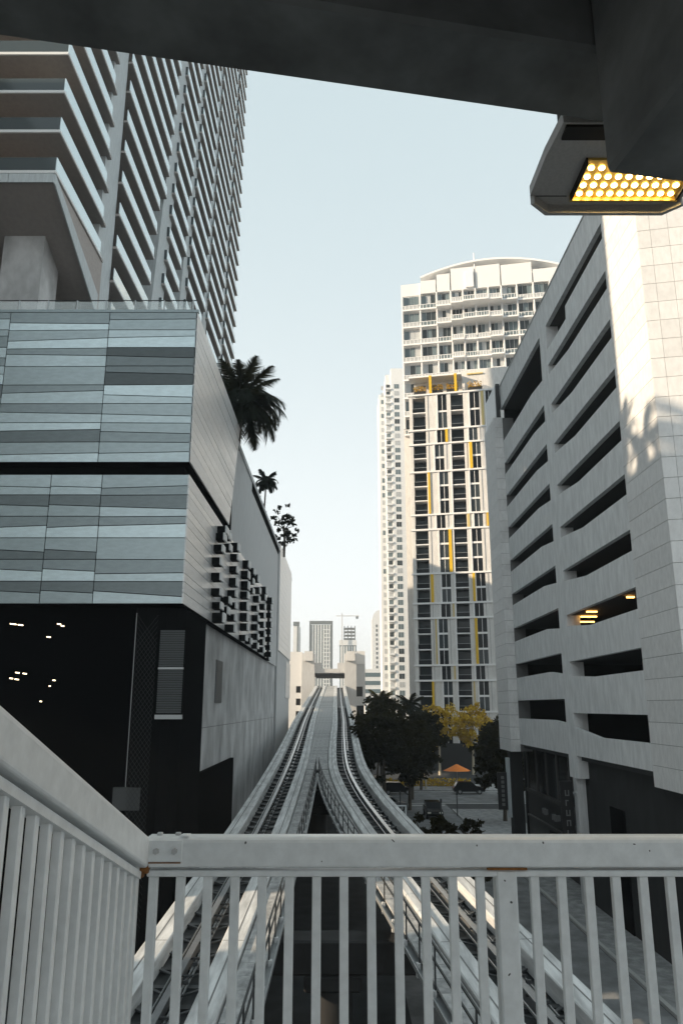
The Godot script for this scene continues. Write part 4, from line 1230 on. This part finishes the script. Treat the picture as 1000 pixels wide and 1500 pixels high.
# ---------------------------------------------------------------- street
func car(at: Vector3, yaw: float, m: String, label: String) -> void:
	var t := thing("parked_car" if not label.contains("driving") else "driving_car", label, "car", at, "cars in the street", yaw)
	# local x forward, side outline pushed along z
	var body := PackedVector2Array([Vector2(-2.2, 0.35), Vector2(2.15, 0.35), Vector2(2.25, 0.6), Vector2(2.15, 0.85), Vector2(1.15, 1.0), Vector2(-2.1, 1.05), Vector2(-2.28, 0.8)])
	put(t, "body", slab(body, 1.8), M[m], Vector3(0, 0, -0.9))
	var cab := PackedVector2Array([Vector2(-2.0, 1.0), Vector2(1.05, 1.0), Vector2(0.35, 1.62), Vector2(-1.6, 1.66)])
	put(t, "cabin", slab(cab, 1.6), M[m], Vector3(0, 0, -0.8))
	var win := PackedVector2Array([Vector2(-1.8, 1.08), Vector2(0.78, 1.08), Vector2(0.26, 1.54), Vector2(-1.5, 1.57)])
	put(t, "side_window", slab(win, 1.64), M.car_glass, Vector3(0, 0, -0.82))
	bx(t, "windscreen", Vector3(0.72, 1.31, 0), Vector3(0.04, 0.72, 1.42), M.car_glass, Basis(Vector3(0, 0, 1), 0.85))
	bx(t, "rear_window", Vector3(-1.83, 1.33, 0), Vector3(0.04, 0.55, 1.4), M.car_glass, Basis(Vector3(0, 0, 1), -0.5))
	for x: float in [-1.4, 1.4]:
		for z: float in [-0.85, 0.85]:
			var c := CylinderMesh.new()
			c.top_radius = 0.34
			c.bottom_radius = 0.34
			c.height = 0.22
			c.radial_segments = 18
			var w := put(t, "wheel", c, M.tyre, Vector3(x, 0.34, z))
			w.rotation.x = PI / 2
			var c2 := CylinderMesh.new()
			c2.top_radius = 0.2
			c2.bottom_radius = 0.2
			c2.height = 0.24
			c2.radial_segments = 14
			put(w, "rim", c2, M.galvanised)
	for z: float in [-0.65, 0.65]:
		bx(t, "headlight", Vector3(2.2, 0.72, z), Vector3(0.1, 0.16, 0.36), M.head_lens)
		bx(t, "tail_light", Vector3(-2.22, 0.86, z), Vector3(0.08, 0.2, 0.3), M.tail_red)

func street_things() -> void:
	car(Vector3(10.3, 0.012, -92), -PI / 2, "car_black", "black car driving up the lane toward the platform")
	car(Vector3(7.9, 0.012, -115.5), 0.1, "car_black", "dark car parked on the crossing street at the left")
	car(Vector3(18.2, 0.012, -116), 0.0, "car_black", "black car parked across the street under the orange parasol")
	car(Vector3(5.6, 0.012, -97.5), 0.3, "car_grey", "grey car parked beside the track behind the leaves")
	# parasol
	var t := thing("parasol", "orange parasol under the trees coloured as sunlit", "parasol", Vector3(17.6, 0.14, -123))
	rod(t, "pole", Vector3(0, 0, 0), Vector3(0, 2.9, 0), 0.04, M.galvanised)
	var c := CylinderMesh.new()
	c.top_radius = 0.06
	c.bottom_radius = 2.1
	c.height = 0.95
	c.radial_segments = 8
	put(t, "canopy", c, M.orange, Vector3(0, 2.95, 0))
	# posts
	for a in [[9.4, -77.0, 3.6, "thin dark street post in front of the black car"], [13.2, -93.0, 2.6, "thin dark sign post at the end of the kerb"], [6.2, -86.0, 3.4, "thin dark post beside the grey car"]]:
		var p := thing("street_post", a[3], "post", Vector3(a[0], 0.0, a[1]), "thin dark street posts")
		rod(p, "shaft", Vector3.ZERO, Vector3(0, a[2], 0), 0.07, M.steel_dark)
		bx(p, "plate", Vector3(0, a[2] - 0.2, 0.08), Vector3(0.2, 0.3, 0.03), M.steel_dark)
	var st := thing("pale_bollard_post", "pale post lit by the sun beyond the crossing", "post", Vector3(12.6, 0.14, -121))
	rod(st, "shaft", Vector3.ZERO, Vector3(0, 4.0, 0), 0.16, M.pale_bark)
	bx(st, "cap", Vector3(0, 4.05, 0), Vector3(0.4, 0.1, 0.4), M.pale_bark)
	var hg := thing("yellow_hedge", "low yellow hedge with sunlight put into its leaf colour, beyond the crossing street", "hedge", Vector3(12, 0.14, -126))
	put(hg, "foliage", leaves_box(Vector3(-5, 0, -0.8), Vector3(8, 1.1, 0.8), 900, 0.4), M.leaf_sunlit_tone)
	# gate frame by the track
	var gt := thing("pipe_barrier", "pale pipe barrier beside the track near the crossing", "barrier", Vector3(6.3, 0, -80))
	rod(gt, "upright", Vector3(0, 0, 0), Vector3(0, 2.6, 0), 0.07, M.rail_paint)
	rod(gt, "upright", Vector3(-1.6, 0, 0), Vector3(-1.6, 2.6, 0), 0.07, M.rail_paint)
	rod(gt, "crossbar", Vector3(-1.67, 2.6, 0), Vector3(0.07, 2.6, 0), 0.07, M.rail_paint)
	# hanging signs on the car park
	var v := thing("blade_sign", "vertical black blade sign on the garage pillar", "sign", Vector3(14.9, 3.0, -52))
	bb(v, "panel", Vector3(-0.9, 0, -0.1), Vector3(-0.1, 4.4, 0.1), M.sign_face)
	bb(v, "arm", Vector3(-0.1, 3.6, -0.06), Vector3(0.15, 3.75, 0.06), M.galvanised)
	bb(v, "arm", Vector3(-0.1, 0.5, -0.06), Vector3(0.15, 0.65, 0.06), M.galvanised)
	for k in 6:
		var yb := 0.5 + k * 0.6
		bb(v, "letter_stroke", Vector3(-0.62, yb, 0.1), Vector3(-0.55, yb + 0.36, 0.13), M.letter)
		if k % 3 != 1:
			bb(v, "letter_stroke", Vector3(-0.42, yb, 0.1), Vector3(-0.35, yb + 0.36, 0.13), M.letter)
		bb(v, "letter_stroke", Vector3(-0.55, yb + 0.29 * ((k + 1) % 2), 0.1), Vector3(-0.42, yb + 0.07 + 0.29 * ((k + 1) % 2), 0.13), M.letter)
	v = thing("blade_sign", "smaller vertical blade sign on the far garage column", "sign", Vector3(14.3, 3.6, -69))
	bb(v, "panel", Vector3(-1.0, 0, -0.1), Vector3(-0.2, 3.0, 0.1), M.sign_face)
	bb(v, "arm", Vector3(-0.2, 2.6, -0.06), Vector3(0.1, 2.7, 0.06), M.galvanised)
	for k in 7:
		bb(v, "letter", Vector3(-0.7, 0.3 + k * 0.36, 0.1), Vector3(-0.45, 0.54 + k * 0.36, 0.13), M.letter)
	bb(v, "back_plate", Vector3(-0.2, -0.6, -0.2), Vector3(0.1, 4.2, 0.2), M.column)

# ---------------------------------------------------------------- platform: railings, canopy and lamp
func platform() -> void:
	# landing and stair
	var fl := setting("stair_landing", UB, M.old_concrete)
	fl.scale = Vector3(6.2, 0.3, 4.6)
	fl.position = Vector3(1.7, 10.2, -1.5)
	var sw := setting("railing_shade_wall", UB, M.old_concrete)  # wall added behind the camera to darken the stair railing
	sw.scale = Vector3(4.6, 5.2, 0.3)
	sw.position = Vector3(-2.7, 12.4, 1.4)
	# front railing at z -3.4
	var t := thing("landing_railing", "white painted steel railing with flat bars across the foreground", "railing", Vector3(-0.81, 10.35, -3.4))
	var Y := -10.35
	var zt := 0.0
	# top beam: rounded box section
	var sec := PackedVector2Array()
	var hw := 0.05
	var r := 0.022
	var y0 := 11.37 + Y
	var y1 := 11.487 + Y
	for c in [[-hw + r, y1 - r, PI], [hw - r, y1 - r, PI / 2], [hw - r, y0 + 0.012, 0.0], [-hw + r, y0 + 0.012, -PI / 2]]:
		var rr := r if c[1] > (y0 + y1) * 0.5 else 0.012
		for k in 4:
			var a: float = c[2] - k * PI / 6.0
			var cx: float = signf(c[0]) * (hw - rr)
			sec.append(Vector2(cx + cos(a) * rr, c[1] + sin(a) * rr))
	var o := put(t, "top_beam", slab(sec, 3.1), M.rail_paint)
	o.transform = Transform3D(Basis(Vector3(0, 0, -1), Vector3.UP, Vector3(1, 0, 0)), Vector3(0.02, 0, 0))
	bev(t, "lower_bar", Vector3(1.52, 11.345 + Y, 0), Vector3(3.0, 0.024, 0.06), 0.004, M.rail_paint)
	bev(t, "bottom_bar", Vector3(1.52, 10.42 + Y, 0), Vector3(3.0, 0.03, 0.06), 0.004, M.rail_paint)
	for k in 24:
		var x := 0.039 + 0.1108 * k
		if k == 13:
			continue
		bev(t, "flat_bar", Vector3(x + 0.005, 10.885 + Y, 0), Vector3(0.036, 0.896, 0.03), 0.003, M.rail_paint)
	bev(t, "post", Vector3(1.478, 10.87 + Y, -0.01), Vector3(0.085, 0.98, 0.085), 0.008, M.rail_paint)
	bb(t, "rust_seam", Vector3(1.40, 11.362 + Y, 0.02), Vector3(1.56, 11.37 + Y, 0.049), M.rust)
	bev(t, "joint_plate", Vector3(0.095, 11.435 + Y, 0.054), Vector3(0.14, 0.082, 0.008), 0.002, M.rail_paint)
	bb(t, "rust_seam", Vector3(0.03, 11.388 + Y, 0.05), Vector3(0.16, 11.392 + Y, 0.056), M.rust)
	bb(t, "rust_spot", Vector3(0.005, 11.35 + Y, 0.02), Vector3(0.03, 11.392 + Y, 0.052), M.rust)
	for x: float in [0.06, 0.135]:
		var c := CylinderMesh.new()
		c.top_radius = 0.012
		c.bottom_radius = 0.013
		c.height = 0.014
		c.radial_segments = 6
		var b := put(t, "bolt", c, M.bolt, Vector3(x, 11.435 + Y, 0.064))
		b.rotation.x = PI / 2
		bev(t, "bolt_top", Vector3(x, 11.492 + Y, 0.0), Vector3(0.022, 0.012, 0.02), 0.003, M.bolt)
	bev(t, "tab", Vector3(0.17, 11.489 + Y, 0.02), Vector3(0.035, 0.008, 0.05), 0.002, M.rail_paint)
	for a: Array in [[0.42, 11.47, 0.012, 0.02], [1.02, 11.478, 0.006, 0.03], [1.36, 11.46, 0.01, 0.014], [1.63, 11.47, 0.016, 0.012], [2.0, 11.465, 0.008, 0.022], [2.06, 11.44, 0.012, 0.01], [0.73, 11.40, 0.01, 0.008]]:
		chip(t, Vector3(a[0], a[1] + Y - 0.005, 0.0497), Vector3(a[2] * 0.7, a[3] * 0.6, 0.0016))
	for a: Array in [[1.492, 11.24, 0.009, 0.011], [1.47, 10.98, 0.014, 0.006], [1.47, 11.32, 0.006, 0.009]]:
		chip(t, Vector3(a[0], a[1] + Y, 0.0325), Vector3(a[2], a[3], 0.0016))
	# sloping stair railing on the left
	t = thing("stair_railing", "white painted stair railing sloping up along the left edge", "railing", Vector3(-0.83, 10.35, -3.36))
	var a0 := Vector3(0, 11.43 + Y, 0.0)
	var a1 := Vector3(0, 11.43 + Y + 0.98, 2.9)
	var dir := (a1 - a0).normalized()
	var up := Vector3(0, dir.z, -dir.y)
	o = put(t, "top_beam", slab(sec, (a1 - a0).length()), M.rail_paint)
	var off := 11.43 + Y
	o.transform = Transform3D(Basis(Vector3(1, 0, 0), up, dir), a0 - up * off)
	bar(t, "lower_bar", a0 + up * -0.088, a1 + up * -0.088, 0.055, 0.026, M.rail_paint)
	for k in 26:
		var z := 0.1 + 0.106 * k
		var ytop := a0.y + z * dir.y / dir.z - 0.1
		bev(t, "flat_bar", Vector3(0.0, ytop - 0.75, z), Vector3(0.028, 1.5, 0.028), 0.003, M.rail_paint)
	bev(t, "corner_post", Vector3(0.0, 0.62, 0.03), Vector3(0.035, 1.0, 0.035), 0.004, M.rail_paint)
	bb(t, "rust_spot", Vector3(0.0, 0.985, -0.02), Vector3(0.03, 1.03, 0.012), M.rust)
	# canopy: edge beam, cross girder, roof slab
	var yaw := atan(1.0 / 5.5)
	t = thing("station_canopy", "dark concrete canopy beam and girder overhead", "canopy", Vector3(0, 12, 0), "", -0.0)
	var B := Basis(Vector3.UP, yaw)
	var fr := B * Vector3(1, 0, 0)
	var fz := B * Vector3(0, 0, 1)
	var k0 := 0.65
	var ep := Vector3(0, 4.0, -4.235) * k0
	# the lower far edge of the edge beam passes through ep along fr
	bev(t, "edge_beam", ep + fz * 0.19 + Vector3(0, 0.3, 0), Vector3(14.0, 0.6, 0.38), 0.02, M.canopy, B)
	bx(t, "roof_slab", ep + fz * 2.2 + Vector3(0, 0.5, 0), Vector3(14.0, 0.2, 3.9), M.canopy, B)
	bev(t, "girder", Vector3(1.023, 2.0, -2.55) + fr * 0.5 + fz * 1.6 + Vector3(0, 0.55, 0), Vector3(1.0, 1.1, 3.2), 0.02, M.canopy, B)
	for x: float in [-5.2, 6.0]:
		bx(t, "column", Vector3(x, -4.7, 1.2), Vector3(0.5, 14.5, 0.5), M.canopy)
	floodlight()

func chip(par: Node, at: Vector3, size: Vector3) -> void:
	var m := SphereMesh.new()
	m.radius = 0.5
	m.height = 1.0
	m.radial_segments = 9
	m.rings = 4
	var o := put(par, "paint_chip", m, M.steel_grey, at)
	o.transform = Transform3D(Basis(Vector3(0, 0, 1), at.x * 7.0) * Basis.from_scale(size), at)

func floodlight() -> void:
	# flat LED head hung level under the edge beam; its underside is what one sees
	var t := thing("led_floodlight", "grey LED floodlight with glowing warm lamps hung under the canopy beam", "lamp", Vector3(1.015, 14.655, -3.02))
	t.scale = Vector3.ONE * 1.18
	# plan outline: x to the right, y away from the viewer
	var out := PackedVector2Array([Vector2(0.02, 0.0), Vector2(0.3, 0.0), Vector2(0.66, 0.12), Vector2(0.72, 0.28), Vector2(0.69, 0.46), Vector2(0.62, 0.53), Vector2(0.08, 0.53), Vector2(-0.005, 0.45), Vector2(0.0, 0.2)])
	var plan := Basis(Vector3(1, 0, 0), Vector3(0, 0, -1), Vector3(0, 1, 0))
	var h := put(t, "housing", slab(out, 0.05), M.lamp_grey)
	h.transform = Transform3D(plan, Vector3.ZERO)
	# lip round the far edge
	var lip := PackedVector2Array([Vector2(-0.005, 0.45), Vector2(0.08, 0.53), Vector2(0.62, 0.53), Vector2(0.69, 0.46), Vector2(0.675, 0.45), Vector2(0.61, 0.51), Vector2(0.09, 0.51), Vector2(0.01, 0.44)])
	var l := put(t, "lip", slab(lip, -0.045), M.lamp_grey)
	l.transform = Transform3D(plan, Vector3(0, 0.0, 0))
	bb(t, "seam", Vector3(0.0, -0.002, -0.452), Vector3(0.16, 0.001, -0.448), M.lamp_black)
	bb(t, "lens_tray", Vector3(0.18, -0.012, -0.44), Vector3(0.645, 0.002, -0.2), M.gilt)
	for e: Array in [[0.172, -0.44, 0.18, -0.2], [0.645, -0.44, 0.655, -0.2], [0.172, -0.452, 0.655, -0.44]]:
		bb(t, "tray_edge", Vector3(e[0], -0.03, e[1]), Vector3(e[2], 0.0, e[3]), M.lamp_black if e[1] > -0.45 else M.gilt)
	var s := SphereMesh.new()
	s.radius = 0.0135
	s.height = 0.016
	s.radial_segments = 12
	s.rings = 6
	for i in 10:
		for j in 4:
			put(t, "led", s, M.led, Vector3(0.207 + i * 0.0455, -0.014, -0.415 + j * 0.056))
	var m := PackedVector2Array([Vector2(0.03, -0.03), Vector2(0.24, 0.03), Vector2(0.26, 0.1), Vector2(0.12, 0.13), Vector2(0.02, 0.07)])
	var k := put(t, "mount", slab(m, 0.2), M.lamp_black)
	k.transform = Transform3D(plan, Vector3(0, 0.051, 0))
	bb(t, "cable_plate", Vector3(0.035, -0.012, -0.085), Vector3(0.25, 0.0, -0.01), M.lamp_black)
	var ar := AreaLight3D.new()
	ar.name = "led_light"
	t.add_child(ar)
	ar.position = Vector3(0.41, -0.04, -0.32)
	ar.rotation_degrees = Vector3(-90, 0, 0)
	ar.area_size = Vector2(0.46, 0.22)
	ar.light_color = Color(1.0, 0.8, 0.5)
	ar.light_energy = 0.5
	ar.area_range = 40.0
	ar.shadow_enabled = true
